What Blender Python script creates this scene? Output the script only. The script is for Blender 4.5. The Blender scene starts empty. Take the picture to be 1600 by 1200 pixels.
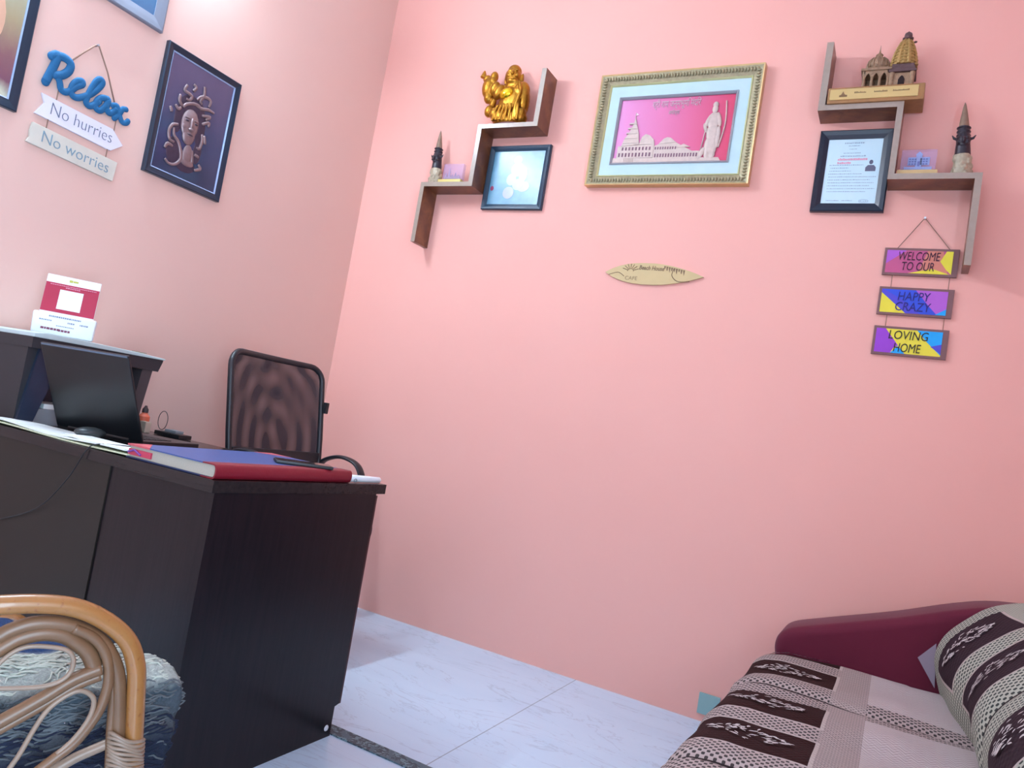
import bpy, bmesh, math, random
from mathutils import Vector, Matrix, noise
random.seed(7)
S = bpy.context.scene
COL = S.collection
R = math.radians
PI = math.pi

# ---------------------------------------------------------------- camera
cam_data = bpy.data.cameras.new('camera')
cam = bpy.data.objects.new('camera', cam_data); COL.objects.link(cam)
cam_data.sensor_fit = 'HORIZONTAL'; cam_data.sensor_width = 36.0
cam_data.lens = 1166.04 / 1600 * 36.0
cam_data.clip_start = 0.02
r_ = Vector((0.8754399, 0.45372402, 0.16655177)); u_ = Vector((-0.11813056, -0.13328118, 0.98401285)); f_ = Vector((-0.46866848, 0.88111897, 0.06308099))
cam.matrix_world = Matrix(((r_.x, u_.x, -f_.x, 2.701725), (r_.y, u_.y, -f_.y, -3.033225), (r_.z, u_.z, -f_.z, 0.975), (0, 0, 0, 1)))
S.camera = cam

# ---------------------------------------------------------------- world, daylight, exposure
w = bpy.data.worlds.new('sky'); S.world = w; w.use_nodes = True
w.node_tree.nodes['Background'].inputs[0].default_value = (0.62, 0.78, 1.0, 1)
w.node_tree.nodes['Background'].inputs[1].default_value = 1.0
def area(name, loc, rot, sx, sy, power, color):
    l = bpy.data.lights.new(name, 'AREA'); l.shape = 'RECTANGLE'; l.size = sx; l.size_y = sy
    l.energy = power; l.color = color
    o = bpy.data.objects.new(name, l); COL.objects.link(o); o.location = loc; o.rotation_euler = rot
    return o
# daylight entering through the window in the near wall and the doorway on the right
area('window_daylight', (2.0, -5.12, 1.55), (R(90), 0, 0), 2.1, 1.5, 16, (0.62, 0.80, 1.0))
area('doorway_daylight', (3.93, -3.6, 1.07), (R(90), 0, R(90)), 1.2, 2.05, 72, (0.55, 0.79, 1.0))
TUBE_STRENGTH = 200.0
S.view_settings.view_transform = 'Standard'
S.view_settings.look = 'None'
S.view_settings.gamma = 1.0
S.view_settings.use_curve_mapping = False
S.view_settings.exposure = 0.84

# ---------------------------------------------------------------- materials
def lin(c):
    return tuple(((v / 255) / 12.92 if v / 255 <= 0.04045 else ((v / 255 + 0.055) / 1.055) ** 2.4) for v in c) + (1,)
class NT:
    def __init__(s, name):
        s.m = bpy.data.materials.new(name); s.m.use_nodes = True
        s.t = s.m.node_tree; s.b = s.t.nodes['Principled BSDF']; s.out = s.t.nodes['Material Output']
    def n(s, typ, **k):
        nd = s.t.nodes.new(typ)
        for a, v in k.items():
            if a == 'ins':
                for i, x in v.items():
                    if isinstance(x, bpy.types.NodeSocket): s.t.links.new(x, nd.inputs[i])
                    else: nd.inputs[i].default_value = x
            else: setattr(nd, a, v)
        return nd
    def link(s, a, b): s.t.links.new(a, b)
    def math(s, op, a, b=0.0, c=0.0):
        nd = s.n('ShaderNodeMath', operation=op, ins={0: a, 1: b, 2: c}); return nd.outputs[0]
    def mix(s, f, a, b):
        nd = s.n('ShaderNodeMix', data_type='RGBA')
        for i, x in ((0, f), (6, a), (7, b)):
            if isinstance(x, bpy.types.NodeSocket): s.t.links.new(x, nd.inputs[i])
            else: nd.inputs[i].default_value = x
        return nd.outputs[2]
    def coord(s, which='Object'): return s.n('ShaderNodeTexCoord').outputs[which]
    def noise(s, scale, detail=3, vec=None, rough=0.5):
        nd = s.n('ShaderNodeTexNoise', ins={'Scale': scale, 'Detail': detail, 'Roughness': rough})
        s.link(vec if vec is not None else s.coord(), nd.inputs['Vector']); return nd.outputs['Fac']
    def base(s, sock): s.link(sock, s.b.inputs['Base Color'])
    def bump(s, h, strength=0.3, dist=0.01):
        nd = s.n('ShaderNodeBump', ins={'Strength': strength, 'Distance': dist, 'Height': h}); s.link(nd.outputs[0], s.b.inputs['Normal'])
MC = {}
def mat(name, c, rough=0.5, metal=0.0, var=0.06, vs=20, bump=0.0, bs=200, spec=0.5, coat=0.0, sheen=0.0):
    if name in MC: return MC[name]
    t = NT(name); a = lin(c); t.b.inputs['Roughness'].default_value = rough; t.b.inputs['Metallic'].default_value = metal
    t.b.inputs['Specular IOR Level'].default_value = spec; t.b.inputs['Coat Weight'].default_value = coat
    t.b.inputs['Sheen Weight'].default_value = sheen
    d = tuple(min(1, v * (1 - var)) for v in a[:3]) + (1,); e = tuple(min(1, v * (1 + var)) for v in a[:3]) + (1,)
    t.base(t.mix(t.noise(vs), d, e))
    if bump: t.bump(t.noise(bs, 4), bump, 0.004)
    MC[name] = t.m; return t.m

def wall_paint(name, a, b):
    t = NT(name); t.b.inputs['Roughness'].default_value = 0.8
    t.b.inputs['Specular IOR Level'].default_value = 0.2
    t.base(t.mix(t.noise(1.6, 4), lin(a), lin(b)))
    t.bump(t.noise(90, 4), 0.05, 0.003); return t.m
def marble():
    t = NT('marble_tile'); co = t.coord(); t.b.inputs['Roughness'].default_value = 0.16
    sep = t.n('ShaderNodeSeparateXYZ', ins={0: co})
    mp = t.n('ShaderNodeMapping', ins={'Vector': co, 'Rotation': (0, 0, R(38)), 'Scale': (1.1, 3.4, 1)}).outputs[0]
    nz = t.n('ShaderNodeTexNoise', ins={'Scale': 1.5, 'Detail': 7.0, 'Roughness': 0.6, 'Distortion': 1.3, 'Vector': mp}).outputs['Fac']
    v = t.math('ABSOLUTE', t.math('SUBTRACT', nz, 0.5))
    vein = t.n('ShaderNodeMapRange', ins={0: v, 1: 0.0, 2: 0.012, 3: 1.0, 4: 0.0}).outputs[0]
    c1 = t.mix(t.noise(2.0, 5, mp), lin((192, 218, 240)), lin((210, 234, 252)))
    c2 = t.mix(t.math('MULTIPLY', vein, 0.30), c1, lin((140, 152, 176)))
    # tile joints run towards the far wall every 1.2 m
    jx = t.math('ABSOLUTE', t.math('SUBTRACT', t.math('FRACT', t.math('DIVIDE', t.math('SUBTRACT', sep.outputs[0], 1.02), 1.2)), 0.5))
    j = t.math('LESS_THAN', jx, 0.0017)
    jy = t.math('ABSOLUTE', t.math('SUBTRACT', t.math('FRACT', t.math('DIVIDE', t.math('ADD', sep.outputs[1], 1.77), 1.2)), 0.5))
    j2 = t.math('MULTIPLY', t.math('LESS_THAN', jy, 0.0017), t.math('LESS_THAN', sep.outputs[1], -1.3))
    t.base(t.mix(t.math('MULTIPLY', t.math('MAXIMUM', j, j2), 0.6), c2, lin((128, 128, 140)))); return t.m
def granite():
    t = NT('granite_strip'); t.b.inputs['Roughness'].default_value = 0.45
    n1 = t.noise(90, 5, rough=0.7); n2 = t.noise(18, 4)
    c = t.mix(t.math('GREATER_THAN', n1, 0.53), lin((40, 66, 78)), lin((110, 146, 156)))
    t.base(t.mix(t.math('GREATER_THAN', n2, 0.55), c, lin((74, 104, 116)))); return t.m
def wenge(name, a, b, rough=0.28, axis=2):
    t = NT(name); sc = [26, 26, 26]; sc[axis] = 1.6
    mp = t.n('ShaderNodeMapping', ins={'Vector': t.coord(), 'Scale': tuple(sc)}).outputs[0]
    n1 = t.n('ShaderNodeTexNoise', ins={'Scale': 3.0, 'Detail': 6.0, 'Roughness': 0.65, 'Vector': mp}).outputs['Fac']
    ramp = t.n('ShaderNodeMapRange', ins={0: n1, 1: 0.35, 2: 0.68, 3: 0.0, 4: 1.0}).outputs[0]
    t.base(t.mix(ramp, lin(a), lin(b))); t.b.inputs['Roughness'].default_value = rough; t.b.inputs['Specular IOR Level'].default_value = 0.28
    t.bump(n1, 0.08, 0.002); return t.m
def walnut_strips():
    t = NT('walnut_laminate'); co = t.coord()
    mp = t.n('ShaderNodeMapping', ins={'Vector': co, 'Scale': (9, 9, 9)}).outputs[0]
    n1 = t.n('ShaderNodeTexNoise', ins={'Scale': 2.0, 'Detail': 6.0, 'Distortion': 1.5, 'Vector': mp}).outputs['Fac']
    wv = t.n('ShaderNodeTexWave', wave_type='BANDS', bands_direction='DIAGONAL', ins={'Scale': 4.0, 'Distortion': 3.0, 'Detail': 3.0, 'Vector': co}).outputs['Fac']
    c = t.mix(n1, lin((66, 38, 34)), lin((160, 104, 66)))
    t.base(t.mix(t.math('MULTIPLY', wv, 0.55), c, lin((92, 54, 46)))); t.b.inputs['Roughness'].default_value = 0.33; return t.m

M = dict(
    wall=wall_paint('pink_wall_paint', (237, 174, 161), (240, 180, 167)), wall2=wall_paint('pink_wall_paint_cool_lit', (224, 184, 171), (228, 190, 177)),  marble=marble(), granite=granite(),  # left wall: same pink paint, its cooler light put into a paler colour
    ceiling=mat('ceiling_white', (238, 240, 242), 0.8), plain=mat('cream_white_wall', (226, 230, 232), 0.8),
    desk=wenge('espresso_laminate', (16, 13, 18), (30, 22, 27)),
    desk_top=wenge('espresso_laminate_top', (30, 26, 28), (46, 38, 38), 0.22, 0),
    walnut=walnut_strips(),
    edge_band=mat('grey_oak_edge', (160, 144, 130), 0.22, var=0.12, vs=60),
    black=mat('black_plastic', (22, 24, 28), 0.42),
    black_frame=mat('black_frame_lacquer', (20, 40, 58), 0.3),
    dark_navy=mat('printer_dark_blue', (24, 36, 56), 0.4),
    printer=mat('printer_charcoal', (34, 36, 42), 0.5),
    printer_lid=mat('printer_grey_lid', (184, 200, 200), 0.42),
    printer_side=mat('printer_side_brown_grey', (62, 56, 60), 0.5),
    laptop=mat('laptop_black', (16, 20, 24), 0.33),
    screen=mat('laptop_screen_glass', (12, 14, 18), 0.1),
    grey=mat('cool_grey', (120, 126, 132), 0.45),
    white=mat('white_plastic', (225, 232, 238), 0.4),
    paper=mat('white_paper', (222, 228, 226), 0.8),
    page=mat('cream_pages', (176, 170, 156), 0.8, var=0.12, vs=300),
    red=mat('maroon_book_cloth', (124, 20, 38), 0.42, bump=0.1),
    blue=mat('blue_book_cover', (52, 82, 142), 0.4, bump=0.05),
    orange=mat('orange_plastic', (226, 110, 80), 0.5),
    pinkred=mat('crimson_print', (168, 26, 62), 0.5),
    gold=mat('antique_gold', (176, 124, 40), 0.33, 0.85, var=0.45, vs=35, bump=0.25, bs=120),
    gold_bright=mat('bright_gold', (236, 196, 46), 0.2, 0.9),
    gold_frame=mat('carved_gilt', (160, 150, 118), 0.45, 0.35, var=0.4, vs=60, bump=0.5, bs=130),
    gold_edge=mat('gilt_edge', (206, 176, 124), 0.35, 0.55, var=0.2),
    mat_board=mat('pale_mat_board', (186, 212, 216), 0.7),
    silver=mat('silver_fillet', (158, 160, 168), 0.35, 0.4, bump=0.3),
    relief=mat('silver_relief', (200, 180, 170), 0.5, 0.1, var=0.2, vs=60),
    relief_dark=mat('relief_shadow_openings', (120, 84, 100), 0.7),
    bronze=mat('bronze_print_relief', (140, 120, 122), 0.38, 0.5, var=0.25, vs=40),
    temple=mat('temple_resin', (150, 120, 92), 0.55, var=0.4, vs=90, bump=0.6, bs=200),
    temple_dark=mat('temple_resin_dark', (92, 66, 66), 0.6, var=0.4, vs=90, bump=0.5),
    temple_gold=mat('temple_resin_gold', (176, 142, 82), 0.5, 0.2, var=0.35, vs=120, bump=0.6),
    opening=mat('dark_opening', (34, 18, 18), 0.9),
    base_wood=mat('golden_brown_base', (156, 112, 66), 0.4, var=0.3, vs=40),
    plaque=mat('brass_plaque', (206, 178, 116), 0.35, 0.2),
    ink=mat('brown_ink', (120, 92, 60), 0.7),
    horn_tip=mat('horn_tip', (138, 112, 92), 0.45, var=0.25, vs=60),
    horn_dark=mat('horn_carved_dark', (42, 36, 46), 0.4, var=0.4, vs=80),
    horn_base=mat('horn_carved_bone', (168, 156, 132), 0.45, var=0.4, vs=80),
    surf=mat('bamboo_board', (202, 178, 128), 0.5, var=0.1, vs=12),
    burn=mat('burnt_engraving', (126, 100, 74), 0.7),
    blue_paint=mat('teal_blue_glitter', (10, 92, 140), 0.75, var=0.25, vs=300),
    sign_white=mat('sign_white_paint', (226, 224, 236), 0.6),
    sign_cream=mat('sign_cream_wood', (206, 200, 186), 0.6, var=0.1),
    sign_edge=mat('mdf_edge_brown', (120, 96, 84), 0.8),
    txt_grey=mat('slate_lettering', (104, 112, 134), 0.7),
    txt_blue=mat('pale_blue_lettering', (120, 146, 160), 0.7),
    rope=mat('jute_cord', (148, 116, 100), 0.9),
    sign_frame=mat('mdf_brown_frame', (128, 92, 92), 0.8),
    ink_dark=mat('dark_purple_ink', (62, 24, 50), 0.7),
    ink_blue=mat('indigo_ink', (40, 34, 120), 0.7),
    ink_black=mat('black_ink', (40, 38, 30), 0.7),
    p_mauve=mat('mauve_paint', (190, 84, 130), 0.6), p_violet=mat('violet_paint', (150, 60, 196), 0.6),
    p_orchid=mat('orchid_paint', (176, 92, 200), 0.6), p_yellow=mat('yellow_paint', (232, 218, 60), 0.6),
    p_peach=mat('peach_paint', (214, 130, 110), 0.6),
    p_blue=mat('royal_blue_paint', (44, 78, 210), 0.6), p_cyan=mat('cyan_paint', (0, 164, 236), 0.6),
    p_indigo=mat('indigo_paint', (78, 70, 200), 0.6),
    cane=None, maroon=mat('maroon_velvet', (94, 20, 44), 0.7, var=0.12, vs=8, sheen=0.12, bump=0.1, bs=500, spec=0.2),
    chair_plastic=mat('chair_black_nylon', (28, 30, 36), 0.4),
    teal=mat('teal_socket_plate', (140, 176, 176), 0.4),
    wall_red=mat('print_pink', (216, 40, 110), 0.6),
)
def cane_mat():
    t = NT('rattan_cane'); co = t.coord()
    n1 = t.noise(14, 5, co, 0.65); n2 = t.noise(120, 3, co)
    c = t.mix(n1, lin((140, 84, 34)), lin((158, 112, 66)))
    r2 = t.n('ShaderNodeMapRange', ins={0: n2, 1: 0.62, 2: 0.72, 3: 0.0, 4: 0.6}).outputs[0]
    t.base(t.mix(r2, c, lin((120, 66, 32)))); t.b.inputs['Roughness'].default_value = 0.3; t.b.inputs['Coat Weight'].default_value = 0.3
    return t.m
M['cane'] = cane_mat()
M['cane_brown'] = mat('aged_brown_cane', (112, 80, 56), 0.38, var=0.25, vs=16)
M['cane_pale'] = mat('pale_split_cane', (140, 116, 98), 0.4, var=0.2, vs=30)

# ---------------------------------------------------------------- mesh helpers
def world_of(o):
    m = o.matrix_basis.copy()
    return (world_of(o.parent) @ m) if o.parent is not None else m
class MB:
    """collects shapes, then links them as ONE mesh object"""
    def __init__(s): s.bm = bmesh.new(); s.mi = 0
    def _tag(s, faces):
        for f in faces: f.material_index = s.mi
    def box(s, x0, x1, y0, y1, z0, z1, mtx=None, bev=0.0):
        r = bmesh.ops.create_cube(s.bm, size=1); vs = r['verts']
        for v in vs: v.co = Vector(((x0 + x1) / 2 + v.co.x * (x1 - x0), (y0 + y1) / 2 + v.co.y * (y1 - y0), (z0 + z1) / 2 + v.co.z * (z1 - z0)))
        fs = set(f for v in vs for f in v.link_faces)
        if bev:
            es = set(e for v in vs for e in v.link_edges)
            rr = bmesh.ops.bevel(s.bm, geom=list(vs) + list(es), offset=bev, segments=2, affect='EDGES', profile=0.7)
            fs = set(f for f in rr['faces']) | set(f for f in fs if f.is_valid); vs = set(v for f in fs for v in f.verts)
        s._tag(fs)
        if mtx is not None:
            for v in vs: v.co = mtx @ v.co
        return s
    def prism(s, pts, o, u, v, n, depth):
        """polygon pts (a,b) -> o+a*u+b*v extruded by depth along n"""
        o, u, v, n = Vector(o), Vector(u), Vector(v), Vector(n)
        lo = [s.bm.verts.new(o + u * a + v * b) for a, b in pts]; hi = [s.bm.verts.new(p.co + n * depth) for p in lo]
        fs = [s.bm.faces.new(lo), s.bm.faces.new(hi[::-1])]; k = len(pts)
        for i in range(k): fs.append(s.bm.faces.new((lo[i], hi[i], hi[(i + 1) % k], lo[(i + 1) % k])))
        s._tag(fs); return s
    def tube(s, pts, rad, seg=10, caps=True, flat=None, closed=False):
        P = [Vector(p) for p in pts]; n = len(P); rd = rad if isinstance(rad, (list, tuple)) else [rad] * n
        def tan(i):
            if closed: t = P[(i + 1) % n] - P[i - 1]
            else: t = P[min(i + 1, n - 1)] - P[max(i - 1, 0)]
            return t.normalized()
        t0 = tan(0); up = Vector((0, 0, 1)) if abs(t0.z) < 0.9 else Vector((1, 0, 0))
        a = t0.cross(up).normalized(); rings = []
        for i in range(n):
            t = tan(i); a = (a - t * a.dot(t)).normalized(); b = t.cross(a)
            ring = []
            for k in range(seg):
                an = 2 * PI * k / seg; d = (a * math.cos(an) + b * math.sin(an)) * rd[i]
                if flat: ax, fl = flat; ax = Vector(ax); d -= ax * d.dot(ax) * (1 - fl)
                ring.append(s.bm.verts.new(P[i] + d))
            rings.append(ring)
        fs = []
        m = n if closed else n - 1
        for i in range(m):
            A, B = rings[i], rings[(i + 1) % n]
            for k in range(seg): fs.append(s.bm.faces.new((A[k], A[(k + 1) % seg], B[(k + 1) % seg], B[k])))
        if caps and not closed: fs += [s.bm.faces.new(rings[0][::-1]), s.bm.faces.new(rings[-1])]
        s._tag(fs); return s
    def lathe(s, prof, o, seg=24, axis='z', sq=None):
        o = Vector(o); rings = []
        for r, h in prof:
            ring = []
            for k in range(seg):
                an = 2 * PI * k / seg; c, d = math.cos(an), math.sin(an)
                q = 1.0
                if sq: q = sq / (abs(c) ** sq_p + abs(d) ** sq_p) ** (1 / sq_p)
                rr = r * q
                ring.append(s.bm.verts.new(o + (Vector((rr * c, rr * d, h)) if axis == 'z' else Vector((rr * c, h, rr * d)) if axis == 'y' else Vector((h, rr * c, rr * d)))))
            rings.append(ring)
        fs = [s.bm.faces.new(rings[0][::-1]), s.bm.faces.new(rings[-1])]
        for A, B in zip(rings, rings[1:]):
            for k in range(seg): fs.append(s.bm.faces.new((A[k], A[(k + 1) % seg], B[(k + 1) % seg], B[k])))
        s._tag(fs); return s
    def ell(s, c, r, rot=None, seg=16):
        g = bmesh.ops.create_uvsphere(s.bm, u_segments=seg, v_segments=seg // 2 + 2, radius=1)
        mt = Matrix.Translation(Vector(c)) @ (rot.to_4x4() if rot else Matrix()) @ Matrix.Diagonal((r[0], r[1], r[2], 1))
        for v in g['verts']: v.co = mt @ v.co
        s._tag(set(f for v in g['verts'] for f in v.link_faces)); return s
    def grid(s, fn, nu, nv, thick=0.0):
        vs = [[s.bm.verts.new(Vector(fn(i / nu, j / nv))) for j in range(nv + 1)] for i in range(nu + 1)]
        fs = [s.bm.faces.new((vs[i][j], vs[i + 1][j], vs[i + 1][j + 1], vs[i][j + 1])) for i in range(nu) for j in range(nv)]
        s._tag(fs); return vs
    def xf(s, m):
        for v in s.bm.verts: v.co = m @ v.co
        return s
    def build(s, name, mats, parent=None, smooth=False, remesh=0.0, solid=0.0, sub=0, bevel=0.0, world=True, bseg=2):
        bmesh.ops.recalc_face_normals(s.bm, faces=s.bm.faces)
        if parent is not None and world:
            inv = world_of(parent).inverted(); s.xf(inv)
        me = bpy.data.meshes.new(name); s.bm.to_mesh(me); s.bm.free()
        if not isinstance(mats, (list, tuple)): mats = [mats]
        for m in mats: me.materials.append(m)
        o = bpy.data.objects.new(name, me); COL.objects.link(o)
        if parent is not None: o.parent = parent
        if remesh or solid or sub or bevel:
            if remesh:
                md = o.modifiers.new('r', 'REMESH'); md.mode = 'VOXEL'; md.voxel_size = remesh
                sm = o.modifiers.new('s', 'SMOOTH'); sm.iterations = 2; sm.factor = 0.5
            if bevel:
                md = o.modifiers.new('b', 'BEVEL'); md.width = bevel; md.segments = bseg; md.limit_method = 'ANGLE'
            if solid:
                md = o.modifiers.new('t', 'SOLIDIFY'); md.thickness = solid; md.offset = 0
            if sub:
                md = o.modifiers.new('u', 'SUBSURF'); md.levels = sub; md.render_levels = sub
            dg = bpy.context.evaluated_depsgraph_get(); dg.update()
            me2 = bpy.data.meshes.new_from_object(o.evaluated_get(dg)); o.modifiers.clear(); o.data = me2
            me2.name = name
            if not len(me2.materials):
                for m in mats: me2.materials.append(m)
        if smooth:
            o.data.polygons.foreach_set('use_smooth', [True] * len(o.data.polygons))
            if smooth != True: 
                try: o.data.set_sharp_from_angle(angle=R(smooth))
                except Exception: pass
        return o
def tag(o, label, cat, group=None, kind=None):
    if label: o['label'] = label
    if cat: o['category'] = cat
    if group: o['group'] = group
    if kind: o['kind'] = kind
    return o
def thing(name, label, cat, loc=(0, 0, 0), rz=0.0, group=None):
    o = bpy.data.objects.new(name, None); COL.objects.link(o); o.location = loc; o.rotation_euler = (0, 0, rz)
    o.empty_display_size = 0.05
    o.matrix_world = Matrix.Translation(Vector(loc)) @ Matrix.Rotation(rz, 4, 'Z')
    return tag(o, label, cat, group)
def copy_tree(o, parent=None, loc=None, rz=None, label=None, group=None):
    c = o.copy(); COL.objects.link(c)
    if parent is not None: c.parent = parent
    if loc is not None: c.location = loc
    if rz is not None: c.rotation_euler = (0, 0, rz)
    if label: c['label'] = label
    if group: c['group'] = group
    for ch in [k for k in bpy.data.objects if k.parent == o]: copy_tree(ch, c)
    return c
def text_mesh(body, size, depth, name, m, o, u, v, parent, label=None, align='CENTER', xs=1.0, offset=0.0, shear=0.0, spacing=1.0, fit=None):
    """lettering: built-in font turned to mesh, laid on the plane o + a*u + b*v"""
    cu = bpy.data.curves.new(name, 'FONT'); cu.body = body; cu.size = size; cu.extrude = depth / 2; cu.align_x = align; cu.align_y = 'CENTER'
    cu.offset = offset; cu.shear = shear; cu.space_character = spacing; cu.resolution_u = 3
    tmp = bpy.data.objects.new('tmp', cu); COL.objects.link(tmp)
    dg = bpy.context.evaluated_depsgraph_get(); dg.update()
    me = bpy.data.meshes.new_from_object(tmp.evaluated_get(dg)); bpy.data.objects.remove(tmp); bpy.data.curves.remove(cu)
    o, u, v = Vector(o), Vector(u).normalized(), Vector(v).normalized(); n = u.cross(v)
    if fit and len(me.vertices):
        xsn = [q.co.x for q in me.vertices]; xs = fit / (max(xsn) - min(xsn))
    inv = parent.matrix_world.inverted() if parent is not None else Matrix()
    for q in me.vertices: q.co = inv @ (o + u * q.co.x * xs + v * q.co.y + n * q.co.z)
    me.materials.append(m); me.name = name
    ob = bpy.data.objects.new(name, me); COL.objects.link(ob)
    if parent is not None: ob.parent = parent
    return ob
def smooth_path(pts, n=6, closed=False):
    P = [Vector(p) for p in pts]; out = []; k = len(P)
    rng = range(k) if closed else range(k - 1)
    for i in rng:
        p0, p1, p2, p3 = (P[(i - 1) % k], P[i], P[(i + 1) % k], P[(i + 2) % k]) if closed else (P[max(i - 1, 0)], P[i], P[i + 1], P[min(i + 2, k - 1)])
        for j in range(n):
            t = j / n
            out.append(0.5 * ((2 * p1) + (p2 - p0) * t + (2 * p0 - 5 * p1 + 4 * p2 - p3) * t * t + (3 * p1 - p0 - 3 * p2 + p3) * t ** 3))
    if not closed: out.append(P[-1])
    return out
def struct(mb, name, m): o = mb.build(name, m); o['kind'] = 'structure'; return o

# ---------------------------------------------------------------- the room
H = 3.35; XR = 3.75; YN = -5.0
struct(MB().box(-0.12, XR + 0.12, YN - 0.12, 0.12, -0.1, 0), 'floor', M['marble'])
struct(MB().box(-0.12, XR + 0.12, YN - 0.12, 0.12, H, H + 0.1), 'ceiling', M['ceiling'])
struct(MB().box(-0.12, 0, YN - 0.12, 0.12, 0, H), 'wall_left', M['wall2'])
struct(MB().box(0, XR, 0, 0.12, 0, H), 'wall_far', M['wall'])
wr = MB(); wr.box(XR, XR + 0.12, -2.95, 0.12, 0, H); wr.box(XR, XR + 0.12, YN - 0.12, -4.25, 0, H); wr.box(XR, XR + 0.12, -4.25, -2.95, 2.15, H)
struct(wr, 'wall_right', M['wall'])
df = MB()
for y in (-4.25, -3.0): df.box(XR - 0.01, XR + 0.13, y, y + 0.05, 0, 2.15)
df.box(XR - 0.01, XR + 0.13, -4.25, -2.95, 2.10, 2.15)
struct(df, 'door_1', M['white'])
wn = MB(); wn.box(0, 0.95, YN - 0.12, YN, 0, H); wn.box(3.05, XR, YN - 0.12, YN, 0, H); wn.box(0.95, 3.05, YN - 0.12, YN, 0, 0.8); wn.box(0.95, 3.05, YN - 0.12, YN, 2.3, H)
struct(wn, 'wall_near', M['wall'])
wf = MB()
for x in (0.95, 1.63, 2.32, 3.0): wf.box(x, x + 0.05, YN - 0.09, YN - 0.03, 0.8, 2.3)
for z in (0.8, 2.25): wf.box(0.95, 3.05, YN - 0.09, YN - 0.03, z, z + 0.05)
struct(wf, 'window_1', M['white'])
st = MB(); st.box(1.27, XR, -1.187, -1.133, 0, 0.004)
struct(st, 'trim_1', M['granite'])

# ---------------------------------------------------------------- tube light on the left wall
t = thing('tube_light', 'white batten tube light high on the left wall, lit', 'light', (0.0, -1.72, 2.86))
MB().box(0.0, 0.035, -2.34, -1.10, 2.845, 2.885, bev=0.004).build('batten', M['white'], t)
for y in (-2.33, -1.11): MB().box(0.03, 0.075, y - 0.012, y + 0.012, 2.835, 2.88, bev=0.003).build('lamp_holder', M['white'], t)
em = NT('tube_glow'); em.b.inputs['Emission Color'].default_value = (0.66, 0.84, 1.0, 1); em.b.inputs['Emission Strength'].default_value = TUBE_STRENGTH
MB().tube([(0.055, -2.32, 2.858), (0.055, -1.12, 2.858)], 0.014, 16).build('tube', em.m, t, smooth=40)

# ---------------------------------------------------------------- pictures and frames
def frame_ring(mb, a0, a1, b0, b1, wdt, dep, P, slope=0.0):
    """mitred picture frame profile; P(a,b,d) gives the point at distance d off the wall"""
    def ring(off, d): return [P(a0 + off, b0 + off, d), P(a1 - off, b0 + off, d), P(a1 - off, b1 - off, d), P(a0 + off, b1 - off, d)]
    prof = [(0, 0.0), (0, dep * 0.85), (wdt * 0.12, dep), (wdt * 0.55, dep * (1 - slope * 0.4)), (wdt, dep * (1 - slope)), (wdt, 0.0)]
    rings = [[mb.bm.verts.new(Vector(p)) for p in ring(o, d)] for o, d in prof]
    fs = []
    for A, B in zip(rings, rings[1:] + rings[:1]):
        for k in range(4): fs.append(mb.bm.faces.new((A[k], A[(k + 1) % 4], B[(k + 1) % 4], B[k])))
    mb._tag(fs); return mb
PL = lambda a, b, d: (d, a, b)          # left wall: a = y, b = z
PF = lambda a, b, d: (a, -d, b)         # far wall: a = x, b = z
def slab(P, a0, a1, b0, b1, d0, d1):
    m = MB(); p, q = Vector(P(a0, b0, d0)), Vector(P(a1, b1, d1))
    return m.box(min(p.x, q.x), max(p.x, q.x), min(p.y, q.y), max(p.y, q.y), min(p.z, q.z), max(p.z, q.z))
def shape(P, pts, d0, d1):
    m = MB(); o = Vector(P(0, 0, d0)); u = Vector(P(1, 0, d0)) - o; v = Vector(P(0, 1, d0)) - o; n = Vector(P(0, 0, 1)) - Vector(P(0, 0, 0))
    return m.prism(pts, o, u, v, n, d1 - d0)
def gradient_picture(name, stops, scale=1.0, axis=2, lo=0.0, hi=1.0, nscale=5, amount=0.25, rough=0.25):
    t = NT(name); co = t.coord('Generated'); sep = t.n('ShaderNodeSeparateXYZ', ins={0: co})
    f = t.math('ADD', sep.outputs[axis], t.math('MULTIPLY', t.math('SUBTRACT', t.noise(nscale, 4, co), 0.5), amount))
    rp = t.n('ShaderNodeValToRGB'); t.link(f, rp.inputs[0]); el = rp.color_ramp.elements
    while len(el) < len(stops): el.new(0.5)
    for e, (p, c) in zip(el, stops): e.position = p; e.color = lin(c)
    t.base(rp.outputs[0]); t.b.inputs['Roughness'].default_value = rough; t.b.inputs['Coat Weight'].default_value = 0.6; t.b.inputs['Coat Roughness'].default_value = 0.05
    return t.m

# face picture on the left wall
AX = lambda y, z, d: Vector((d, y, z))
t = thing('framed_picture', 'black-framed picture of a bronze bearded face with coiled hair, right of the blue word sign', 'picture', (0, -1.076, 1.732))
frame_ring(MB(), -1.257, -0.895, 1.731, 2.254, 0.027, 0.022, PL, 0.35).build('frame', M['black_frame'], t)
m = frame_ring(MB(), -1.231, -0.921, 1.757, 2.228, 0.005, 0.017, PL, 0.2).build('inner_lip', mat('bluish_bevel', (150, 168, 200), 0.25), t)
pic = slab(PL, -1.229, -0.923, 1.759, 2.226, 0.002, 0.011).build('picture', gradient_picture('dusk_violet_print', [(0.05, (26, 48, 80)), (0.4, (46, 62, 98)), (0.75, (76, 74, 106)), (1, (84, 80, 112))], axis=2, amount=0.3), t)
face = MB()
def E3(y, z, ry, rz, d=0.012, rd=0.006): face.ell((d, y, z), (rd, ry, rz))
E3(-1.098, 1.985, 0.042, 0.062, rd=0.012); E3(-1.094, 1.94, 0.030, 0.040, rd=0.011)
E3(-1.098, 1.985, 0.006, 0.026, 0.024, 0.007); E3(-1.096, 1.962, 0.012, 0.007, 0.025, 0.006)
E3(-1.094, 1.945, 0.014, 0.004, 0.022, 0.005); E3(-1.094, 1.936, 0.012, 0.004, 0.021, 0.005)
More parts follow.
